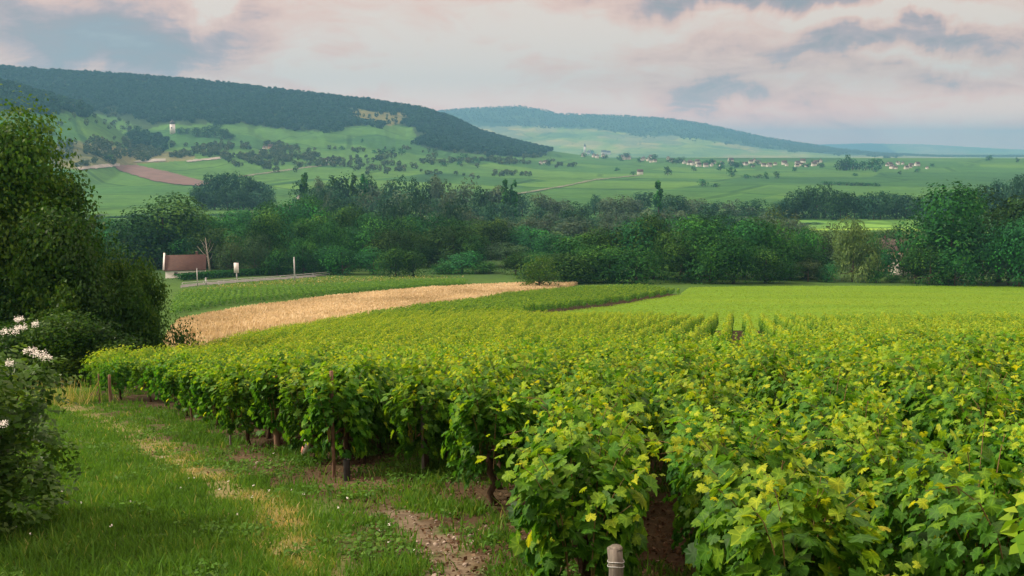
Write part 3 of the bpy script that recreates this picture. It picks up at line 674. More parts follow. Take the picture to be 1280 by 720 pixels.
# ------------------------------------------------------------------ grass, litter and the fields' growth
def grass():
    n = 620000
    d = 3.6 * np.exp(rng.random(n) ** .85 * math.log(30 / 3.6)); px = rng.uniform(-260, 1330, n); x = (px - 640) / F * d; y = d
    k = (x < 5.5) & (x > -13); x, y = x[k], y[k]
    inv = inpoly(x, y, VINE_POLY); f = fbm(x * .9, y * .9, 31) * .7 + fbm(x * 4, y * 4, 37) * .3
    keep = np.where(inv, (f < .47) * .8, 1.0); keep *= np.where(inv & (x > .5), .6, 1)
    dd = segdist(x, y, DIRT); keep *= np.clip((dd - .1) / .3, 0.02, 1); ds = segdist(x, y, SOIL); keep *= np.clip((ds - .05) / .6, .12, 1)
    dh = segdist(x, y, HEADLAND[1:]); keep *= np.where((dh < 1.5) & (fbm(x * 3, y * 3, 37) > .46), .16, 1); keep *= np.where(fbm(x * 2.2, y * 2.2, 95, 3) > .60, .3, 1)
    k = rng.random(len(x)) < keep; x, y = x[k], y[k]; n = len(x); d = np.hypot(x, y)
    st = segdist(x, y, STRAW); sf = np.clip(1.05 - (st + (fbm(x * 4, y * 4, 37) - .5) * .7) / .34, 0, 1) * np.clip(fbm(x * 1.1, y * 1.1, 83, 3) * 2.6 - .55, .15, 1); pat = fbm(x * .7, y * .7, 55, 3); pat2 = fbm(x * 2.5, y * 2.5, 58, 3)
    h = rng.gamma(3.5, .0125, n) * (.45 + 1.35 * pat2) * (1 - .45 * sf) + .015; h *= np.where(rng.random(n) < .015, 2.2, 1); h *= np.where(segdist(x, y, HEADLAND[1:]) < .6, 1.25, 1)
    w = rng.uniform(.0026, .0055, n) * (1 + d / 14)
    a = rng.uniform(0, 2 * math.pi, n); ln = rng.uniform(.15, .75, n) * h; la = rng.uniform(0, 2 * math.pi, n)
    B = np.stack([x, y, height(x, y) - .005], 1); ax = np.stack([np.cos(a), np.sin(a), np.zeros(n)], 1); L_ = np.stack([np.cos(la), np.sin(la), np.zeros(n)], 1); up = np.array([0, 0, 1.])
    v0 = B - ax * w[:, None]; v1 = B + ax * w[:, None]; mid = B + up * (h * .6)[:, None] + L_ * (ln * .35)[:, None]; v2 = mid + ax * (w * .75)[:, None]; v3 = mid - ax * (w * .75)[:, None]; tip = B + up * h[:, None] + L_ * ln[:, None]
    Vv = np.stack([v0, v1, v2, v3, tip], 1).reshape(-1, 3); i = np.arange(n)[:, None] * 5
    t = np.clip(.17 + .72 * pat2 * pat + rng.normal(0, .10, n) + .62 * sf * (rng.random(n) < .75) + .35 * (rng.random(n) < .05), 0, 1)
    o = obj('grass', new_mesh('grass', Vv, [i + np.array([[0, 1, 2, 3]]), i + np.array([[3, 2, 4]])], [M['grass']], np.repeat(t, 5)))
    tag(o, 'short tufty grass covering the track and the headland', kind='stuff')
    # broad low weeds
    m = 15000; dd = 4.2 * np.exp(rng.random(m) * math.log(22 / 4.2)); xx = (rng.uniform(-200, 800, m) - 640) / F * dd; yy = dd
    q = fbm(xx * 1.3, yy * 1.3, 77, 3) + .12 * (segdist(xx, yy, HEADLAND[1:]) < 1.2); k = (q > .56) & (segdist(xx, yy, DIRT) > .25); xx, yy = xx[k], yy[k]; m = len(xx); c = 5
    P = np.stack([np.repeat(xx, c) + rng.normal(0, .035, m * c), np.repeat(yy, c) + rng.normal(0, .035, m * c), np.repeat(height(xx, yy), c) + rng.uniform(.02, .10, m * c)], 1)
    V_, Q = scatter(P, np.stack([rng.normal(0, .5, m * c), rng.normal(0, .5, m * c), np.ones(m * c)], 1), rng.uniform(.025, .06, m * c), RHOMB)
    o = obj('weeds', new_mesh('weeds', V_, Q, [M['grass']], rep(np.clip(rng.normal(.28, .12, m * c), 0, .6), RHOMB))); tag(o, 'low broad leaved weeds among the grass', kind='stuff')
    # clover heads
    m = 170; dd = 5 * np.exp(rng.random(m) * math.log(18 / 5)); xx = (rng.uniform(-200, 620, m) - 640) / F * dd; k = ~inpoly(xx, dd, VINE_POLY) & (fbm(xx, dd, 91, 2) > .36); xx, yy = xx[k], dd[k]; m = len(xx); c = 5
    P = np.stack([np.repeat(xx, c), np.repeat(yy, c), np.repeat(height(xx, yy) + rng.uniform(.05, .11, m), c)], 1) + rng.normal(0, .005, (m * c, 3))
    V_, Q = scatter(P, rng.normal(size=(m * c, 3)) + np.array([0, -.4, .8]), .018, RHOMB)
    o = obj('clover_flowers', new_mesh('clover_flowers', V_, Q, [M['petal']], smooth=False)); tag(o, 'tiny white flower heads dotted through the grass', kind='stuff')
    # dead leaves and twigs under the vines
    m = 36000; dd = 4.0 * np.exp(rng.random(m) * math.log(16 / 4)); xx = (rng.uniform(100, 1330, m) - 640) / F * dd; yy = dd
    dh = segdist(xx, yy, HEADLAND); k = inpoly(xx, yy, VINE_POLY) | (rng.random(m) < np.clip(1 - dh / 1.6, 0, 1)) | ((segdist(xx, yy, DIRT) < .55) & (rng.random(m) < .15)); xx, yy = xx[k], yy[k]; m = len(xx)
    V_, Q = scatter(np.stack([xx, yy, height(xx, yy) + rng.uniform(.006, .03, m)], 1), np.stack([rng.normal(0, .5, m), rng.normal(0, .5, m), np.ones(m)], 1), rng.uniform(.015, .055, m), RHOMB)
    o = obj('leaf_litter', new_mesh('leaf_litter', V_, Q, [M['litter']], rep(rng.beta(1.2, 2, m), RHOMB))); tag(o, 'brown dead leaves and twigs strewn on the soil under the vines', kind='stuff')
grass()
def crops():
    n = 150000; x = rng.uniform(-48, 26, n); y = 28 + 205 * rng.random(n) ** .8; k = inpoly(x, y, WHEAT); x, y = x[k], y[k]; n = len(x)
    z = height(x, y); h = rng.uniform(.5, .8, n) * (.8 + .4 * fbm(x * .25, y * .25, 14)); w = rng.uniform(.03, .07, n) * (.5 + y / 110); a = rng.uniform(0, math.pi, n)
    ax = np.stack([np.cos(a), np.sin(a), np.zeros(n)], 1) * w[:, None]; B = np.stack([x, y, z], 1); T_ = B + np.stack([rng.normal(.08, .12, n), rng.normal(0, .12, n), h], 1)
    V_ = np.stack([B - ax, B + ax, T_ + ax * .8, T_ - ax * .8], 1).reshape(-1, 4 * 3).reshape(-1, 3)
    t = np.clip(.5 + (fbm(x * .12, y * .05, 15) - .5) * 1.3 + rng.normal(0, .22, n), 0, 1)
    o = obj('wheat', new_mesh('wheat', V_, np.arange(4 * n).reshape(n, 4), [M['wheat']], np.repeat(t, 4))); tag(o, 'ripe golden cereal standing in the field left of the vineyard', kind='stuff')
    n = 220000; x = rng.uniform(0, 150, n); y = 66 + 170 * rng.random(n); k = inpoly(x, y, CLOVER); x, y = x[k], y[k]; n = len(x)
    P = np.stack([x, y, height(x, y) + .02 + rng.uniform(.03, .16, n)], 1)
    V_, Q = scatter(P, np.stack([rng.normal(0, .22, n), rng.normal(0, .22, n), np.ones(n)], 1), rng.uniform(.12, .32, n), RHOMB)
    t = np.clip(.5 + (fbm(x * .05, y * .10, 16) - .5) * .7 + rng.normal(0, .05, n), 0, 1)
    o = obj('clover', new_mesh('clover', V_, Q, [M['clover']], np.repeat(t, 4))); tag(o, 'dense bright green fodder crop filling the field before the trees', kind='stuff')
crops()

# ------------------------------------------------------------------ trees (crowns are built 1 unit tall and scaled)
def crown_mesh(name, seed, n, leaf, rx, low, material, lobes=16, shape='round', tmpl=RHOMB, droop=0, inner=.25, lob=.42, rag=.06):
    r = np.random.default_rng(seed); C = []; Rd = []
    for q in range(lobes):
        u = r.uniform(low + .08, .88); k = (u - low) / (1 - low)
        if shape == 'round': ww = 1 - abs(2 * k - .9) ** 3 * .5 if rag > .1 else math.sqrt(max(.05, 1 - (2 * k - .85) ** 2 * .80))
        elif shape == 'cone': ww = 1.0 - .75 * k
        elif shape == 'column': ww = .9 * (1 - abs(2 * k - .8) ** 2.5 * .6)
        else: ww = 1.0 - .55 * k ** 1.5                       # down to the ground
        a = q * 2.399 + r.uniform(-.4, .4); rr = rx * ww * (r.uniform(.25, 1.05) if rag > .1 else r.uniform(.35, .78))
        rad = rx * lob * r.uniform(.7, 1.15) * (.8 if shape in ('cone', 'column') else 1)
        C.append((rr * math.cos(a), rr * math.sin(a), u)); Rd.append(rad * (r.uniform(.65, 1.35) if rag > .1 else r.uniform(.85, 1.15)))
    C.append((0, 0, low + (1 - low) * .55)); Rd.append(rx * .55)
    C = np.array(C); Rd = np.array(Rd); pr = Rd ** 2 / (Rd ** 2).sum(); w = r.choice(len(C), n, p=pr)
    D = unit(r.normal(size=(n, 3)) + np.array([0, 0, .25])); 
    rad = Rd[w] * np.where(r.random(n) < inner, r.uniform(.4, .9, n), r.uniform(.85, 1.1, n) + r.normal(0, rag, n) + rag * 2.2 * (fbm(D[:, 0] * 3 + w * 7.3, D[:, 1] * 3 + D[:, 2] * 4, seed + 9, 3) - .5))
    el = np.array([1, 1, 1.15 if shape != 'column' else 1.9])
    P = C[w] + D * rad[:, None] * el
    zt = np.quantile(P[:, 2], .998); P[:, 2] /= zt; C[:, 2] /= zt
    keep = P[:, 2] > low * .75; P, D, w = P[keep], D[keep], w[keep]; n = len(P)
    # gaps: thin the leaves where a coarse noise is low
    g = fbm(P[:, 0] * 9 / rx * .3 + P[:, 2] * 7, P[:, 1] * 9 / rx * .3 - P[:, 2] * 3, seed, 2); keep = g > (.27 if n < 15000 else .17); P, D, w = P[keep], D[keep], w[keep]; n = len(P)
    wild = rag > .1
    tip = r.normal(size=(n, 3)) + np.array([0, 0, (-.15 if wild else -.5 - droop)])
    lt = r.normal(.45, .17, len(C)); T = np.clip(lt[w] + r.normal(0, .13, n), 0, 1)
    V_, Q = scatter(P, D + r.normal(0, .6 if wild else .27, (n, 3)) + np.array([0, 0, .15]), leaf * r.uniform(.6, 1.35, n), tmpl, tip, r)
    return new_mesh(name, V_, Q, [material], rep(T, tmpl)), C
def trunk_mesh(name, C, rad, top=.72, material=None, limbs=6, seed=0, low=0.0):
    r = np.random.default_rng(seed); mb = MB(); n = 8; z = np.linspace(-.03, top, n)
    path = np.stack([r.normal(0, .006, n).cumsum(), r.normal(0, .006, n).cumsum(), z], 1)
    mb.tube(path, rad * np.linspace(1.25, .25, n) * np.array([1.25] + [1] * (n - 1)), 8)
    for c in sorted(C[:-1].tolist(), key=lambda c: c[2])[:limbs]:
        k = min(n - 2, int(n * max(.2, c[2] - .25) / top)); p0 = path[k]; c = np.array(c); md = (p0 + c) / 2 + np.array([0, 0, -.02])
        mb.tube([p0, md, c], [rad * .5, rad * .32, rad * .08], 5, False)
    return mb.mesh(name, material or M['bark'], True)
KINDS = {}
def kind(key, count, n, leaf, rx, low, material, rad, **kw):
    tr_mat = kw.pop('bark', None); KINDS[key] = []
    for q in range(count):
        me, C = crown_mesh(key + '_crown', 1000 + 37 * len(KINDS) + q, n, leaf, rx * rng.uniform(.93, 1.07), low, M[material], **kw)
        KINDS[key].append((me, trunk_mesh(key + '_trunk', C, rad, material=tr_mat, seed=q), rx))
kind('broad', 6, 7000, .036, .43, .02, 'tree', .022, lobes=13, lob=.56, inner=.15)
kind('grey', 3, 4200, .034, .40, .08, 'tree_grey', .018, lobes=12, lob=.54, inner=.15)
kind('bush', 3, 3600, .052, .62, .0, 'tree', .02, lobes=11, lob=.54, inner=.15, shape='ground')
kind('lightbush', 1, 3600, .05, .62, .0, 'tree_near', .02, lobes=11, lob=.54, inner=.15, shape='ground')
kind('willow', 1, 6500, .050, .46, .0, 'willow', .022, lobes=18, tmpl=LONG, droop=2.5, shape='ground')
kind('dist', 6, 1200, .075, .44, .04, 'tree_dist', .02, lobes=9, lob=.58, inner=.12)
kind('dist_hazegrey', 3, 1200, .075, .42, .04, 'tree_dist_hazegrey', .02, lobes=9, lob=.58, inner=.12)
kind('thin', 2, 900, .045, .40, .06, 'tree_grey', .016, lobes=14)
kind('poplar', 3, 900, .055, .13, .04, 'tree', .012, lobes=16, shape='column')
kind('tiny', 4, 260, .15, .50, .03, 'tree', .03, lobes=10)
kind('near', 1, 76000, .0185, .45, .03, 'tree_near', .026, lobes=44, inner=.35, lob=.28, rag=.2, droop=-.4)
kind('nearlow', 2, 34000, .028, .55, .0, 'tree_near', .022, lobes=26, inner=.35, shape='round', lob=.31, rag=.25, droop=-.4)
FIRST = {}
def tree(key, px, d, top=None, H=None, width=None, label='', group=None, name='tree', cat='tree', var=None, lift=0):
    """a tree standing on the ground at distance d in the direction of photo column px, its top at photo row top"""
    v = ray(px, 300.0); x, y = v[0] / v[1] * d, d; z = at_ground(x, y) - .15 + lift
    if H is None:
        w = ray(px, top); H = max(1.2, (w[2] / w[1] * d - z) * 1.05)
    ks = KINDS[key]; q = rng.integers(len(ks)) if var is None else var; me, tr, rx = ks[q]
    sx = H if width is None else (width / F * d) / (2 * rx * .95)
    t = thing(name, label, cat, (x, y, z), rng.uniform(0, 6.28), group, (sx, sx, H)); obj('trunk', tr, t); obj('crown', me, t); return t
# at the left edge
tree('near', -14, 38, top=158, width=236, label='big leafy green tree rising out of the frame at the left edge', name='leafy_tree')
tree('nearlow', 84, 36.5, top=278, width=150, label='mid sized rounded tree crowding against the big tree at the left', name='leafy_tree')
tree('nearlow', 168, 37, top=328, width=92, label='low bushy tree leaning over the gold field right of the big left tree', name='bushy_tree')
tree('nearlow', 62, 33, top=392, width=160, label='dark shrub filling the ground under the big left tree', name='shrub', cat='shrub')
tree('nearlow', 140, 38, top=398, width=90, label='dark low shrub below the bushy tree at the end of the vines', name='shrub', cat='shrub')
# the belt behind the gold field
def belt(tops, d0, d1, step, keys, label, group, wid=(46, 76), jit=9, name='broadleaf_tree', x0=None, x1=None, low=0):
    x = tops[0][0] if x0 is None else x0; end = tops[-1][0] if x1 is None else x1
    while x <= end:
        p = x + rng.uniform(-step * .35, step * .35); t = np.interp(p, [a for a, b in tops], [b for a, b in tops]) + low
        tree(str(rng.choice(keys)), p, rng.uniform(d0, d1), top=t + rng.uniform(-jit * .4, jit), width=rng.uniform(*wid), label=label, group=group, name=name); x += step
BELT = 'trees of the belt behind the gold field'
tree('broad', 205, 296, top=247, width=112, label='tallest dark round tree of the belt, standing above the red roofed house', name='broadleaf_tree')
TA = [(128, 285), (155, 270), (250, 268), (290, 262), (330, 254), (390, 249), (430, 258), (480, 266), (540, 268), (600, 275), (650, 285), (700, 294)]
belt(TA, 305, 335, 27, ['broad'], 'dark green tree in the tall back row of the belt behind the gold field', BELT)
belt(TA, 275, 300, 36, ['broad', 'broad', 'broad', 'grey'], 'middle row tree of the belt behind the gold field', BELT, low=18, jit=16)
belt([(400, 310), (460, 305), (560, 318), (680, 320)], 252, 266, 30, ['bush'], 'lower front tree of the belt beyond the tip of the gold field', BELT, (40, 60), 12)
for px, tp, w_, kk, lb in ((287, 297, 40, 'grey', 'grey green tree right of the bare dead tree'), (317, 292, 36, 'grey', 'slim grey green tree behind the white sign'), (345, 310, 40, 'bush', 'low light green tree between the white sign and the white pole'),
                           (378, 300, 44, 'broad', 'green tree rising behind the tall white pole'), (418, 326, 34, 'bush', 'dark bush right of the tall white pole by the roadside')):
    tree(kk, px, 262, top=tp, width=w_, label=lb, name='broadleaf_tree' if kk != 'bush' else 'bush', cat='tree' if kk != 'bush' else 'bush')
tree('lightbush', 674, 203, top=319, width=60, label='lone round bush standing on the tip of the gold field', name='round_bush', cat='bush')
# the domed clump in the middle
CL = 'trees of the domed clump in the middle'
TB = [(695, 318), (710, 302), (750, 285), (800, 272), (860, 270), (900, 275), (950, 265), (975, 280), (992, 305)]
belt(TB, 242, 256, 33, ['broad'], 'dark green tree in the domed clump beyond the upper vine block', CL, (62, 92), 7)
belt([(700, 320), (760, 300), (830, 296), (900, 296), (985, 312)], 224, 234, 36, ['bush', 'broad'], 'lower front tree of the domed clump, its leaves reaching the ground', CL, (60, 80), 14)
# the gap with the pale willow
tree('willow', 1068, 240, top=276, width=62, label='pale yellow green willow with drooping foliage beside the pink house', name='willow')
tree('grey', 955, 262, top=262, width=45, label='pale topped tree peeping over the domed clump', name='broadleaf_tree')
for px, d, tp, w_, kk, lb in ((1008, 252, 288, 52, 'broad', 'dark tree between the domed clump and the pale willow'), (1012, 236, 325, 36, 'grey', 'rounded grey green bush left of the pale willow'), (1036, 236, 328, 30, 'bush', 'small dark bush at the foot of the pale willow'),
                             (985, 300, 268, 44, 'dist_hazegrey', 'greyish tree behind the gap left of the pale willow'), (1030, 300, 280, 46, 'grey', 'brownish grey tree seen behind the pale willow'), (1094, 262, 292, 34, 'broad', 'dark tree between the pale willow and the pink house'),
                             (1098, 236, 334, 34, 'bush', 'low bush right of the pale willow'), (1150, 262, 290, 40, 'grey', 'grey green tree right of the pink house'), (1112, 300, 282, 50, 'grey', 'grey tree behind the pink house'),
                             (1100, 258, 298, 26, 'thin', 'thin grey green tree left of the pinkish house'), (1113, 250, 311, 26, 'bush', 'bush hiding the lower wall of the pinkish house'), (1132, 256, 290, 44, 'thin', 'thin grey green tree over the right end of the pinkish house'), (1146, 234, 308, 46, 'bush', 'tall bush before the big trees at the right'), (1120, 236, 345, 22, 'bush', 'small bush under the pale rail')):
    tree(kk, px, d, top=tp, width=w_, label=lb, name='broadleaf_tree' if kk != 'bush' else 'bush', cat='tree' if kk != 'bush' else 'bush')
tree('broad', 1190, 240, top=234, width=112, label='tallest broad dark tree of the group at the right', name='broadleaf_tree')
tree('broad', 1252, 246, top=243, width=96, label='big dark tree touching the right edge behind the tallest one', name='broadleaf_tree')
tree('broad', 1278, 228, top=272, width=70, label='lighter green tree cut by the right edge of the field', name='broadleaf_tree')
belt([(1165, 300), (1320, 300)], 226, 236, 30, ['bush', 'broad', 'bush', 'grey'], 'lower front tree of the group at the right', 'trees of the group at the right', (44, 64), 18)
belt([(1310, 250), (1420, 245)], 226, 250, 40, ['broad'], 'tree beyond the right edge of the picture', 'trees of the group at the right', (70, 90))
# hazy belts across the valley
HB = 'hazy trees across the valley floor'
TD = [(110, 268), (150, 266), (200, 268), (255, 264), (345, 264), (372, 240), (384, 226), (400, 219), (430, 220), (480, 226), (520, 223), (560, 221), (600, 232), (650, 243), (700, 246), (760, 246), (800, 240), (850, 247), (900, 248), (940, 250), (985, 252), (1010, 262)]
belt(TD, 600, 680, 17, ['dist', 'dist', 'dist_hazegrey'], 'hazy blue green tree in the back row of the valley belt', HB, (22, 36), 8, 'distant_tree')
belt(TD, 500, 570, 18, ['dist', 'dist_hazegrey', 'dist'], 'hazy tree in the front row of the valley belt', HB, (24, 40), 14, 'distant_tree', low=16)
belt(TD[4:], 420, 480, 24, ['dist', 'dist_hazegrey'], 'lower hazy tree just over the tops of the near belt', HB, (28, 42), 10, 'distant_tree', low=26)
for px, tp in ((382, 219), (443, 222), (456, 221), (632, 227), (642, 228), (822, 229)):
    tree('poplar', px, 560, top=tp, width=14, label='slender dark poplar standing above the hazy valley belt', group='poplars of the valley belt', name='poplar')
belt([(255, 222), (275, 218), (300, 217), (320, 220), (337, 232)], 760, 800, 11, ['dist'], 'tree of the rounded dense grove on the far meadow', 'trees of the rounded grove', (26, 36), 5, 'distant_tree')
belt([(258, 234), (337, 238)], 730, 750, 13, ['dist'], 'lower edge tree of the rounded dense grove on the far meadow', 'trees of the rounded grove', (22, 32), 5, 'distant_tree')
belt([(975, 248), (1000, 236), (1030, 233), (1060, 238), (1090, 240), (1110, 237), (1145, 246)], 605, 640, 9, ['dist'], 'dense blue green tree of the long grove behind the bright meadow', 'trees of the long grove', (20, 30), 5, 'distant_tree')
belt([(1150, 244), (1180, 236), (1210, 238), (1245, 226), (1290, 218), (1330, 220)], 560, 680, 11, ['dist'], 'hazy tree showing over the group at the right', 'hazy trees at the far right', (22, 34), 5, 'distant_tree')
# single trees and bushes on the far farmland and the hillside
def dot(px, base, h, w_, label, group='lone trees on the far farmland', key='tiny'):
    x, y = gp(px, base); d = y; tree(key, px, d, top=base - h, width=w_, label=label, group=group, name='distant_tree')
FL = 'small dark tree dotted on the green plain below the village'
for px, b, h, w_ in ((833, 219, 11, 12), (898, 213, 10, 14), (912, 221, 12, 14), (955, 224, 9, 10), (968, 223, 9, 9), (876, 233, 9, 13), (893, 234, 5, 10), (930, 223, 5, 12), (945, 223, 5, 12), (865, 214, 6, 8), (990, 214, 6, 7), (1142, 215, 5, 9), (1120, 218, 5, 6), (1090, 215, 7, 6),
                        (880, 206, 6, 9), (1000, 209, 5, 6), (770, 214, 5, 9), (790, 219, 5, 8), (575, 206, 5, 8), (555, 208, 5, 10), (1230, 201, 7, 9), (1265, 203, 6, 6), (1160, 208, 4, 7), (1065, 220, 4, 8)):
    dot(px, b, h, w_, FL)
for px in range(1046, 1096, 8): dot(px, 213, rng.uniform(11, 16), 14, 'tree of the dark thicket on the plain right of the village', 'trees of the dark thicket')
dot(1055, 212, 20, 9, 'pointed tree standing above the dark thicket right of the village', None)
for px in range(1028, 1095, 9): dot(px, 231 + (px - 1028) * .03, 4.5, 12, 'bush of the thin hedge line on the plain', 'bushes of the thin hedge')
for px, b, h, w_ in ((481, 193, 7, 10), (492, 194, 10, 12), (504, 194, 9, 11), (470, 192, 5, 8), (580, 200, 8, 14), (598, 204, 6, 10), (430, 187, 5, 8), (455, 178, 5, 6), (450, 200, 5, 8)):
    dot(px, b, h, w_, 'dark tree on the open slope below the long wooded hill', 'trees on the open slope')
for px, b, h, w_ in ((177, 174, 17, 13), (188, 175, 11, 12), (168, 174, 10, 10)): dot(px, b, h, w_, 'dark tree of the tall clump left of the white tower', 'trees of the clump left of the tower', 'dist')
for px, b, h, w_ in ((252, 171, 12, 14), (264, 172, 15, 16), (274, 172, 16, 16), (285, 174, 13, 15), (293, 175, 9, 12), (240, 168, 8, 10), (231, 168, 9, 9)): dot(px, b, h, w_, 'dark tree of the clump right of the white tower', 'trees of the clump right of the tower', 'dist')
for px, b, h, w_ in ((52, 167, 12, 14), (63, 168, 14, 16), (72, 169, 9, 10)): dot(px, b, h, w_, 'dark tree of the small clump below the shoulder field', 'trees below the shoulder field', 'dist')
dot(141, 206, 12, 16, 'round dark tree at the top of the ploughed strip', None)

# the woods on the hills, and the scrub
def wood(name, label, polys, r0, r1, spacing, size, material, kseed, thin=None, squash=1.0):
    r = np.random.default_rng(kseed); az0, az1 = R(-31), R(31)
    n = int((az1 - az0) * (r1 ** 2 - r0 ** 2) / 2 / spacing ** 2); az = r.uniform(az0, az1, n); rr = np.sqrt(r.uniform(r0 ** 2, r1 ** 2, n)); x, y = rr * np.sin(az), rr * np.cos(az); z = height(x, y)
    px, py = project(x, y, z); k = np.zeros(n, bool)
    wx = (fbm(px / 22, py / 9, kseed + 3, 3) - .5) * 70; wy = (fbm(px / 18 + 40, py / 8, kseed + 5, 3) - .5) * 19
    for p in polys: k |= inpoly(px + wx, py + wy, p)
    k &= (px > -60) & (px < 1340)
    if thin is not None: k &= fbm(px / thin[0], py / thin[1], kseed, 3) > thin[2]
    if name == 'hill_forest': k |= (rr > 2330) & (px < 655)
    if name == 'far_forest': k |= (rr > 6500) & (px > 540)
    for c in (CLEARING_PX,): k &= ~inpoly(px, py, c) | (r.random(n) < .08)
    x, y, z = x[k], y[k], z[k]; n = len(x); H = size * r.uniform(.65, 1.25, n); c = 34
    D = unit(r.normal(size=(n, c, 3)) + np.array([0, 0, .3])); rad = .45 * H[:, None, None] * np.array([1, 1, 1.1])
    P = np.stack([x, y, z + H * .5], 1)[:, None, :] + D * rad * r.uniform(.75, 1.05, (n, c, 1)); T = np.clip(np.repeat(r.normal(.45, .14, n), c) + r.normal(0, .12, n * c), 0, 1)
    a, b = scatter(P.reshape(-1, 3), D.reshape(-1, 3) + r.normal(0, .3, (n * c, 3)), np.repeat(H, c) * .40 * r.uniform(.7, 1.3, n * c), RHOMB, None, r)
    o = obj(name, new_mesh(name, a, b, [M[material]], rep(T, RHOMB))); return tag(o, label, kind='stuff')
wood('hill_forest', 'dark wood covering the upper slope and crest of the long hill', [FOREST_MAIN], 1300, 2800, 8.5, 9.5, 'forest', 61, (34, 9, .24))
wood('shoulder_forest', 'dark wood on the nearer shoulder at the far left', [FOREST_SHOULDER], 1350, 1950, 8, 9.5, 'forest', 62)
wood('far_forest', 'haze covered wood on the second hill', [FOREST_FAR], 4700, 7500, 27, 11, 'scrub', 63, (80, 8, .34))
wood('hillside_scrub', 'grey green scrub and hedges on the slope below the white tower', [[(62, 178), (110, 174), (180, 178), (250, 180), (330, 178), (395, 186), (395, 206), (300, 196), (200, 198), (140, 205), (62, 206)], [(280, 192), (330, 196), (335, 208), (278, 206)]], 1000, 2100, 8, 7, 'scrub', 64, (14, 6, .41))
wood('plain_scrub', 'thin hedges and bushes lining the far fields', [[(300, 176), (700, 192), (700, 222), (300, 215)], [(60, 130), (170, 150), (170, 172), (60, 160)]], 1000, 2600, 12, 7, 'scrub', 65, (30, 2.2, .54))

# ------------------------------------------------------------------ buildings
def gable(L, W, eave, ridge, over=.35, thick=.18):
    wm = MB(); x, y = L / 2, W / 2
    Vv = [(-x, -y, -.6), (x, -y, -.6), (x, y, -.6), (-x, y, -.6), (-x, -y, eave), (x, -y, eave), (x, y, eave), (-x, y, eave), (-x, 0, ridge), (x, 0, ridge)]
    wm.add(Vv, [(0, 1, 5, 4), (2, 3, 7, 6), (1, 2, 6, 5), (3, 0, 4, 7)], [(4, 7, 8), (5, 9, 6)])
    rm = MB(); s = (ridge - eave) / y
    for sg in (-1, 1):
        a = (sg * (y + over), eave - over * s + .05); b = (0, ridge + .05); P = []
        for xx in (-x - over, x + over):
            P += [(xx, a[0], a[1]), (xx, b[0], b[1]), (xx, b[0], b[1] + thick), (xx, a[0], a[1] + thick)]
        rm.add(P, [(0, 1, 2, 3), (4, 7, 6, 5), (0, 4, 5, 1), (3, 2, 6, 7), (0, 3, 7, 4)])
    return wm, rm
def house(name, label, loc, rz, L, W, eave, ridge, wall, roof, wins=(), chim=None, group=None, scale=1):
    t = thing(name, label, 'house', loc, rz, group); wm, rm = gable(L, W, eave, ridge); obj('wall', wm.mesh('house_wall', wall), t); rf = obj('roof', rm.mesh('house_roof', roof), t)
    for (wx, wz, ww, wh) in wins:
        mb = MB(); mb.box((wx, -W / 2 - .02, wz), (ww, .05, wh)); w = obj('window', mb.mesh('window_pane', M['glass']), t)
        mb = MB(); [mb.box((wx + sx * ww / 2, -W / 2 - .04, wz), (.09, .10, wh + .16)) for sx in (-1, 1)]; [mb.box((wx, -W / 2 - .045, wz + sz * wh / 2), (ww - .1, .10, .09)) for sz in (-1, 1)]; obj('frame', mb.mesh('window_frame', M['white']), w)
    if chim: mb = MB(); mb.box((chim, .6, ridge + .1), (.6, .6, 1.5)); mb.box((chim, .6, ridge + .88), (.75, .75, .14)); obj('chimney', mb.mesh('house_chimney', M['roof']), rf)
    return t
def on(px, py): x, y = gp(px, py); return x, y, at_ground(x, y)
x, y, z = on(233, 346.5)
hs = house('house', 'low house with a brown red tiled roof and white gable by the road', (x, y, z), R(14), 9.6, 7.0, 2.3, 5.5, M['white'], M['roof'], ((-2.2, 1.2, .9, 1.0), (1.2, 1.1, .9, 1.1), (3.2, 1.2, .9, 1.0)), 2.8)
mb = MB(); mb.add([(-5.35, -3.9, 2.5), (-5.35, 0, 6.35), (-5.35, 3.9, 2.5), (-5.35, 3.5, 2.1), (-5.35, 0, 5.7), (-5.35, -3.5, 2.1), (-4.95, -3.9, 2.5), (-4.95, 0, 6.35), (-4.95, 3.9, 2.5), (-4.95, 3.5, 2.1), (-4.95, 0, 5.7), (-4.95, -3.5, 2.1)],
    [(0, 1, 4, 5), (1, 2, 3, 4), (6, 11, 10, 7), (7, 10, 9, 8), (0, 6, 7, 1), (1, 7, 8, 2), (5, 4, 10, 11), (4, 3, 9, 10), (0, 5, 11, 6), (2, 8, 9, 3)]); obj('gable_parapet', mb.mesh('gable_parapet', M['white']), hs)
v = ray(1116, 310); d = 285.; x, y = v[0] / v[1] * d, d; z = at_ground(x, y)
house('house', 'pinkish house half hidden among the trees at the right', (x, y, z), R(-32), 9, 7, 6.2, 9.0, M['render_pink'], M['roof_far'], ((-2.6, 4.6, 1, 1.4), (0, 4.6, 1, 1.4), (2.6, 4.6, 1, 1.4), (-2.6, 1.6, 1, 1.4), (2.6, 1.6, 1, 1.4)), -2.5)
v = ray(1127, 310); d = 268.; x, y = v[0] / v[1] * d, d
house('outbuilding', 'small white walled outbuilding before the pinkish house', (x, y, at_ground(x, y)), R(20), 3.4, 4, 3.4, 4.6, M['render'], M['roof'], ((0, 3.2, .9, 1.1),))
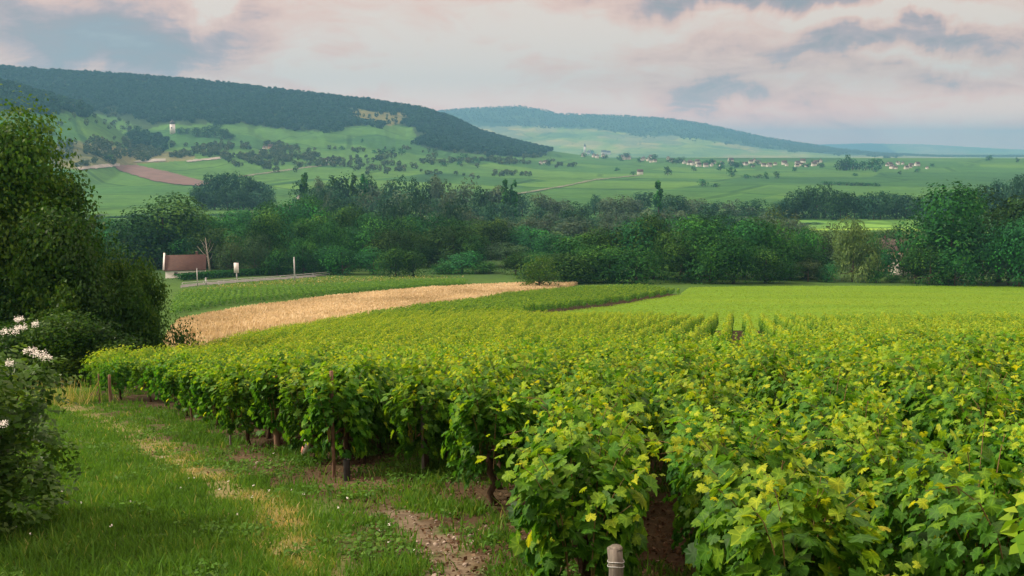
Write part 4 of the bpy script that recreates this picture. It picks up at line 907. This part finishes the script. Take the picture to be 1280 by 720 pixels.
# white tower on the hill
x, y = gp(216, 167); d = y; z = at_ground(x, y); s = d / F
t = thing('tower', 'white tower with a dark pointed cap on the hillside', 'tower', (x, y, z))
mb = MB(); mb.tube([(0, 0, -2), (0, 0, 12 * s)], [3.4 * s, 3.2 * s], 12); obj('tower_wall', mb.mesh('tower_wall', M['white'], False), t)
mb = MB(); mb.tube([(0, 0, 12 * s), (0, 0, 13 * s), (0, 0, 17 * s)], [3.7 * s, 3.6 * s, .1], 12); obj('roof', mb.mesh('tower_roof', M['black'], False), t)
mb = MB(); mb.box((0, -3.3 * s, 7 * s), (1.2 * s, .3 * s, 1.8 * s)); obj('window', mb.mesh('tower_window', M['glass']), t)
# farm on the slope, the village below the second hill
def hamlet(pts, label, group, size, wall):
    w0, r0 = gable(10, 7.5, 5, 8.5, .4, .5); wms = [w0.mesh('village_wall', m_) for m_ in wall]; rme = r0.mesh('village_roof', M['roof_far'])
    for px, py, sw in pts:
        x, y = gp(px, py); z = at_ground(x, y); sc = sw / F * y / 10.
        t = thing('village_house', label, 'house', (x, y, z), rng.choice([0, .4, -.5, 1.3, 1.57]) + rng.normal(0, .1), group, (sc, sc, sc)); obj('wall', wms[rng.integers(len(wms))], t); obj('roof', rme, t)
hamlet([(331, 187, 5), (338, 186, 6), (345, 188, 5), (352, 190, 5), (326, 190, 4)], 'small house of the hamlet among bushes on the left slope', 'houses of the hillside hamlet', 5, [M['render'], M['render_pink']])
hamlet([(407, 203, 6), (676, 205, 5), (681, 204, 4), (800, 218, 7), (374, 249, 6)], 'lone pale farm building out on the green slope', 'lone farm buildings', 5, [M['render']])
vp_ = []
for k in range(78):
    px = rng.uniform(724, 1036) if k > 12 else rng.uniform(1108, 1160); t_ = (px - 724) / 310
    vp_.append((px, np.interp(px, [724, 790, 880, 1000, 1160], [193, 199, 206, 206, 209]) + rng.uniform(-3.5, 3), rng.uniform(3.6, 6.2)))
hamlet(vp_, 'small pale house of the village spread below the second hill', 'houses of the village', 5, [M['render']])
x, y = gp(731, 191); z = at_ground(x, y); s = y / F
t = thing('church', 'village church with a pointed spire at the left end of the village', 'church', (x, y, z)); mb = MB(); mb.box((0, 0, 3.5 * s), (2.6 * s, 2.6 * s, 8 * s)); obj('tower_wall', mb.mesh('church_tower', M['render']), t)
mb = MB(); mb.tube([(0, 0, 7.5 * s), (0, 0, 12 * s)], [1.7 * s, .05 * s], 4); obj('spire', mb.mesh('church_spire', M['roof_far']), t)
VT = 'tree standing between the houses of the village'
for k in range(34):
    px = rng.uniform(722, 1040); b = np.interp(px, [724, 790, 880, 1000, 1160], [194, 200, 207, 207, 209]) + rng.uniform(-2, 3); dot(px, b, rng.uniform(4, 8), rng.uniform(6, 11), VT, 'trees of the village')

# ------------------------------------------------------------------ the roadside by the house
RD = ground_poly([(226, 357), (250, 353.5), (330, 347), (410, 342.5), (412, 344.5), (330, 350), (250, 356.5), (226, 360)])
overlay('road', 'grey country road passing below the house', within(RD, 150, 420), M['asphalt'], .03)
def pole(px, py, top, r0, label, name='roadside_pole', cat='pole'):
    x, y, z = on(px, py); w = ray(px, top); H = w[2] / w[1] * y - z; t = thing(name, label, cat, (x, y, z)); mb = MB(); mb.tube([(0, 0, -.2), (0, 0, H)], [r0, r0 * .8], 8); obj('shaft', mb.mesh('pole_shaft', M['metal'], True), t)
    mb = MB(); mb.tube([(0, 0, H), (0, 0, H + .15)], [r0 * 1.25, r0 * .6], 8); obj('cap', mb.mesh('pole_cap', M['metal'], True), t); return t, H
pole(368.5, 354, 322, .17, 'tall white pole standing by the road before the belt of trees')
pole(247, 358.5, 336, .12, 'slim pale pole standing by the road right of the house')
t, H = pole(296, 349.5, 341, .16, 'white panel sign on a post beside the road', 'road_sign', 'sign')
w = ray(296, 328.5); x, y, z = t.location; ht = w[2] / w[1] * y - z; mb = MB(); mb.box((0, -.05, (H + ht) / 2), (1.15, .14, ht - H)); obj('panel', mb.mesh('sign_panel', M['white']), t)
pole(257.5, 356, 348, .22, 'short white marker post right of the slim pole', 'marker_post', 'marker post')
pole(274, 356.5, 353, .15, 'small pale marker post between the marker post and the sign', 'marker_post', 'marker post')
def fence(pts, label, name, hgt, step, material, rails=2):
    P = [gp(*p) for p in pts]; P = [(x, y, at_ground(x, y)) for x, y in P]; o = P[0]; t = thing(name, label, 'fence', o)
    Q = [];
    for a, b in zip(P, P[1:]):
        n = max(1, int(math.dist(a[:2], b[:2]) / step))
        Q += [tuple(a[i] + (b[i] - a[i]) * k / n - o[i] for i in range(3)) for k in range(n)]
    Q.append(tuple(P[-1][i] - o[i] for i in range(3)))
    Q = [(q[0], q[1], at_ground(q[0] + o[0], q[1] + o[1]) - o[2]) for q in Q]
    for q in Q: mb = MB(); mb.tube([(q[0], q[1], q[2] - .2), (q[0], q[1], q[2] + hgt)], .06, 6); obj('fence_post', mb.mesh('fence_post', material), t)
    for k in range(rails):
        zz = hgt * (1 - .42 * k) - .06; mb = MB(); mb.tube([(q[0], q[1] - .07, q[2] + zz) for q in Q], .07, 6); obj('rail', mb.mesh('fence_rail', material), t)
    return t
fence([(228, 358.5), (280, 354.5), (330, 350.5), (370, 347.5), (412, 344.5)], 'low grey rail fence running along the road below the house', 'rail_fence', 1.0, 4.2, M['metal'])
fence([(1117, 351.5), (1138, 351), (1160, 350.5)], 'short pale rail fence among the bushes at the right', 'rail_fence', 1.6, 3.6, M['grey_wood'], 1)
def hedge(pts, h, wd, label):
    P = [gp(*p) for p in pts]; n = 9000; t = rng.random(n); xs = np.interp(t, np.linspace(0, 1, len(P)), [p[0] for p in P]) + rng.normal(0, wd * .5, n); ys = np.interp(t, np.linspace(0, 1, len(P)), [p[1] for p in P]) + rng.normal(0, wd * .5, n)
    P3 = np.stack([xs, ys, height(xs, ys) + h * rng.random(n) ** .6], 1); a, b = scatter(P3, rng.normal(size=(n, 3)) + np.array([0, -.5, .6]), rng.uniform(.3, .6, n), RHOMB)
    o = obj('hedge', new_mesh('hedge', a, b, [M['tree']], rep(np.clip(rng.normal(.4, .15, n), 0, 1), RHOMB))); tag(o, label, 'hedge')
hedge([(226, 351), (290, 346), (340, 343), (412, 339)], 1.7, 1.6, 'clipped dark hedge running behind the road from the house')
def verge():
    P = ground_poly([(226, 366), (300, 357), (412, 348), (585, 350), (412, 356), (300, 363), (228, 371)]); n = 30000; xs, ys = rng.uniform(-75, 0, n), rng.uniform(150, 290, n); k = inpoly(xs, ys, P); xs, ys = xs[k], ys[k]; n = len(xs)
    a, b = scatter(np.stack([xs, ys, height(xs, ys) + rng.uniform(.1, .9, n)], 1), rng.normal(size=(n, 3)) + np.array([0, -.3, .8]), rng.uniform(.3, .7, n), LONG); o = obj('verge_grass', new_mesh('verge_grass', a, b, [M['grass']], rep(np.clip(rng.normal(.6, .2, n), 0, 1), LONG))); tag(o, 'tall dry grass on the verge between the road and the vine strip', kind='stuff')
verge()
def dead_tree():
    v = ray(263, 340); d = 266.; x, y = v[0] / v[1] * d, d; z = at_ground(x, y); w = ray(260, 297); H = w[2] / w[1] * d - z
    t = thing('dead_tree', 'bare whitish dead tree standing right of the red roofed house', 'tree', (x, y, z)); mb = MB()
    mb.tube([(0, 0, -.3), (-.3, 0, H * .3), (-.7, .2, H * .6), (-1.0, .1, H)], [.30, .24, .17, .04], 8); obj('trunk', mb.mesh('dead_trunk', M['dead_bark'], True), t)
    for zz, dx, dz, r0 in ((.45, -2.8, .32, .10), (.55, 1.8, .30, .08), (.7, -1.6, .25, .06), (.35, 1.2, .22, .07), (.62, 1.0, .28, .05), (.50, -1.4, .36, .06), (.78, .9, .18, .04), (.82, -.8, .16, .04)):
        mb = MB(); b = np.array([-.7 * zz / .6, .15 * zz, H * zz]); mb.tube([b, b + np.array([dx * .5, .3, H * dz * .4]), b + np.array([dx, .1, H * dz])], [r0, r0 * .7, r0 * .2], 6); obj('branch', mb.mesh('dead_branch', M['dead_bark'], True), t)
dead_tree()

# ------------------------------------------------------------------ flowering elder at the left edge
def elder():
    cx, cy = -4.98, 8.6; cz = at_ground(cx, cy); r = np.random.default_rng(5)
    t = thing('elder_shrub', 'leafy elder shrub with flat white flower heads at the left edge', 'shrub', (cx, cy, cz))
    n = 2900; C = np.array([(r.normal(0, .42), r.normal(0, .42), h) for h in np.linspace(.25, 1.55, 26)]); Rr = r.uniform(.28, .46, 26)
    w = r.integers(0, 26, n); D = unit(r.normal(size=(n, 3)) + np.array([0, 0, .15])); P = C[w] + D * Rr[w][:, None] * r.uniform(.6, 1.1, (n, 1)); P = P[P[:, 2] > .02]; n = len(P)
    # each spray is a stalk with five to seven leaflets
    tip = unit(D[:n] * .8 + r.normal(0, .35, (n, 3)) + np.array([0, 0, -.35])); nrm = unit(np.cross(tip, r.normal(size=(n, 3))) * .5 + np.array([0, 0, .9]) + D[:n] * .5); sidev = unit(np.cross(tip, nrm)); LP = []; LN = []; LT = []; LS = []
    for k, (al, sg) in enumerate(((.0, 1), (.0, -1), (.045, 1), (.045, -1), (.09, 1), (.09, -1), (.13, 0))):
        tt = unit(tip * (.55 if sg else 1) + sidev * sg * .9); LP.append(P + tip * al + tt * .05); LN.append(nrm + r.normal(0, .18, (n, 3))); LT.append(tt); LS.append(r.uniform(.055, .09, n))
    T = np.clip(np.tile(r.normal(.42, .17, n), 7) + r.normal(0, .06, 7 * n), 0, 1)
    a, b = scatter(np.concatenate(LP), np.concatenate(LN), np.concatenate(LS), RHOMB, np.concatenate(LT), r); obj('foliage', new_mesh('elder_foliage', a, b, [M['elder']], rep(T, RHOMB)), t)
    mb = MB()
    for k in range(9):
        e = C[r.integers(8, 26)]; mb.tube([(r.normal(0, .12), r.normal(0, .12), -.05), e * np.array([.5, .5, .55]), e], [.022, .016, .006], 6, False)
    obj('stem', mb.mesh('elder_stem', M['bark'], True), t)
    for px, py, d, sz in ((10, 413, 7.95, .105), (26, 409, 8.1, .06), (48, 441, 7.95, .085), (38, 437, 8.0, .075), (57, 446, 8.05, .07), (12, 454, 7.8, .04), (2, 529, 7.55, .055), (24, 399, 8.2, .05), (-14, 430, 7.8, .09), (44, 405, 8.25, .035)):
        v = ray(px, py); c = np.array([v[0] / v[1] * d - cx, d - cy, v[2] / v[1] * d - cz]); m = 170; sz = sz * .8; q = r.normal(0, 1, (m, 2)); q *= (r.random((m, 1)) ** .5 * sz) / (np.linalg.norm(q, axis=1, keepdims=True) + 1e-6)
        PP = c + np.stack([q[:, 0], q[:, 1], .012 * r.normal(size=m) - 2.5 * (q ** 2).sum(1)], 1); sz *= .85; a, b = scatter(PP, np.stack([r.normal(0, .35, m), r.normal(-.25, .35, m), np.ones(m)], 1), r.uniform(.007, .014, m), RHOMB, None, r)
        fl = obj('flower_head', new_mesh('flower_head', a, b, [M['petal']]), t)
        mb = MB(); [mb.tube([c + np.array([0, .01, -.12]), c + np.array([np.cos(g) * sz * .6, np.sin(g) * sz * .6, -.02])], [.003, .0015], 4, False) for g in np.linspace(0, 5.2, 6)]; obj('stalk', mb.mesh('flower_stalk', M['elder']), fl)
elder()
def dry_tuft():
    v = ray(80, 475); d = 25.0; cx, cy = v[0] / v[1] * d, d; n = 320; x = cx + rng.normal(0, .45, n); y = cy + rng.normal(0, .45, n); z = height(x, y); h = rng.uniform(.2, .7, n); a = rng.uniform(0, 6.28, n); ax = np.stack([np.cos(a), np.sin(a), 0 * a], 1) * .007; B = np.stack([x, y, z], 1); T_ = B + np.stack([rng.normal(0, .15, n), rng.normal(0, .15, n), h], 1)
    o = obj('dry_grass_tuft', new_mesh('dry_grass_tuft', np.stack([B - ax, B + ax, T_ + ax * .5, T_ - ax * .5], 1).reshape(-1, 3), np.arange(4 * n).reshape(n, 4), [M['grass']], np.repeat(np.clip(rng.normal(.75, .15, n), 0, 1), 4))); tag(o, 'tall dry brownish grass between the elder and the end of the vines', kind='stuff')
dry_tuft()

def stones():
    T = np.array([(1, 0, 0), (-1, 0, 0), (0, 1, 0), (0, -1, 0), (0, 0, .6), (0, 0, -.6), (.62, .62, .25), (-.6, .6, .2), (-.62, -.6, .25), (.6, -.62, .2)]); Fc = np.array([(4, 0, 6), (4, 6, 2), (4, 2, 7), (4, 7, 1), (4, 1, 8), (4, 8, 3), (4, 3, 9), (4, 9, 0), (5, 6, 0), (5, 2, 6), (5, 7, 2), (5, 1, 7), (5, 8, 1), (5, 3, 8), (5, 9, 3), (5, 0, 9)])
    m = 3000; d = 4.2 * np.exp(rng.random(m) * math.log(14 / 4.2)); x = (rng.uniform(250, 1000, m) - 640) / F * d; k = (segdist(x, d, DIRT) < .38) | ((segdist(x, d, HEADLAND) < 1.0) & (rng.random(m) < .25)); x, y = x[k], d[k]; m = len(x)
    V_, Q = scatter(np.stack([x, y, height(x, y) + .004], 1), np.stack([rng.normal(0, .3, m), rng.normal(0, .3, m), np.ones(m)], 1), .004 + rng.gamma(2, .0055, m), (T, Fc))
    V_ = V_ + rng.normal(0, .0012, V_.shape); o = obj('stones', new_mesh('stones', V_, Q, [M['stone']])); tag(o, 'small pale stones and clods lying on the bare soil', kind='stuff')
M['stone'] = plain('stone', (.20, .16, .12), (.42, .37, .31), 40, .9, .1)
stones()
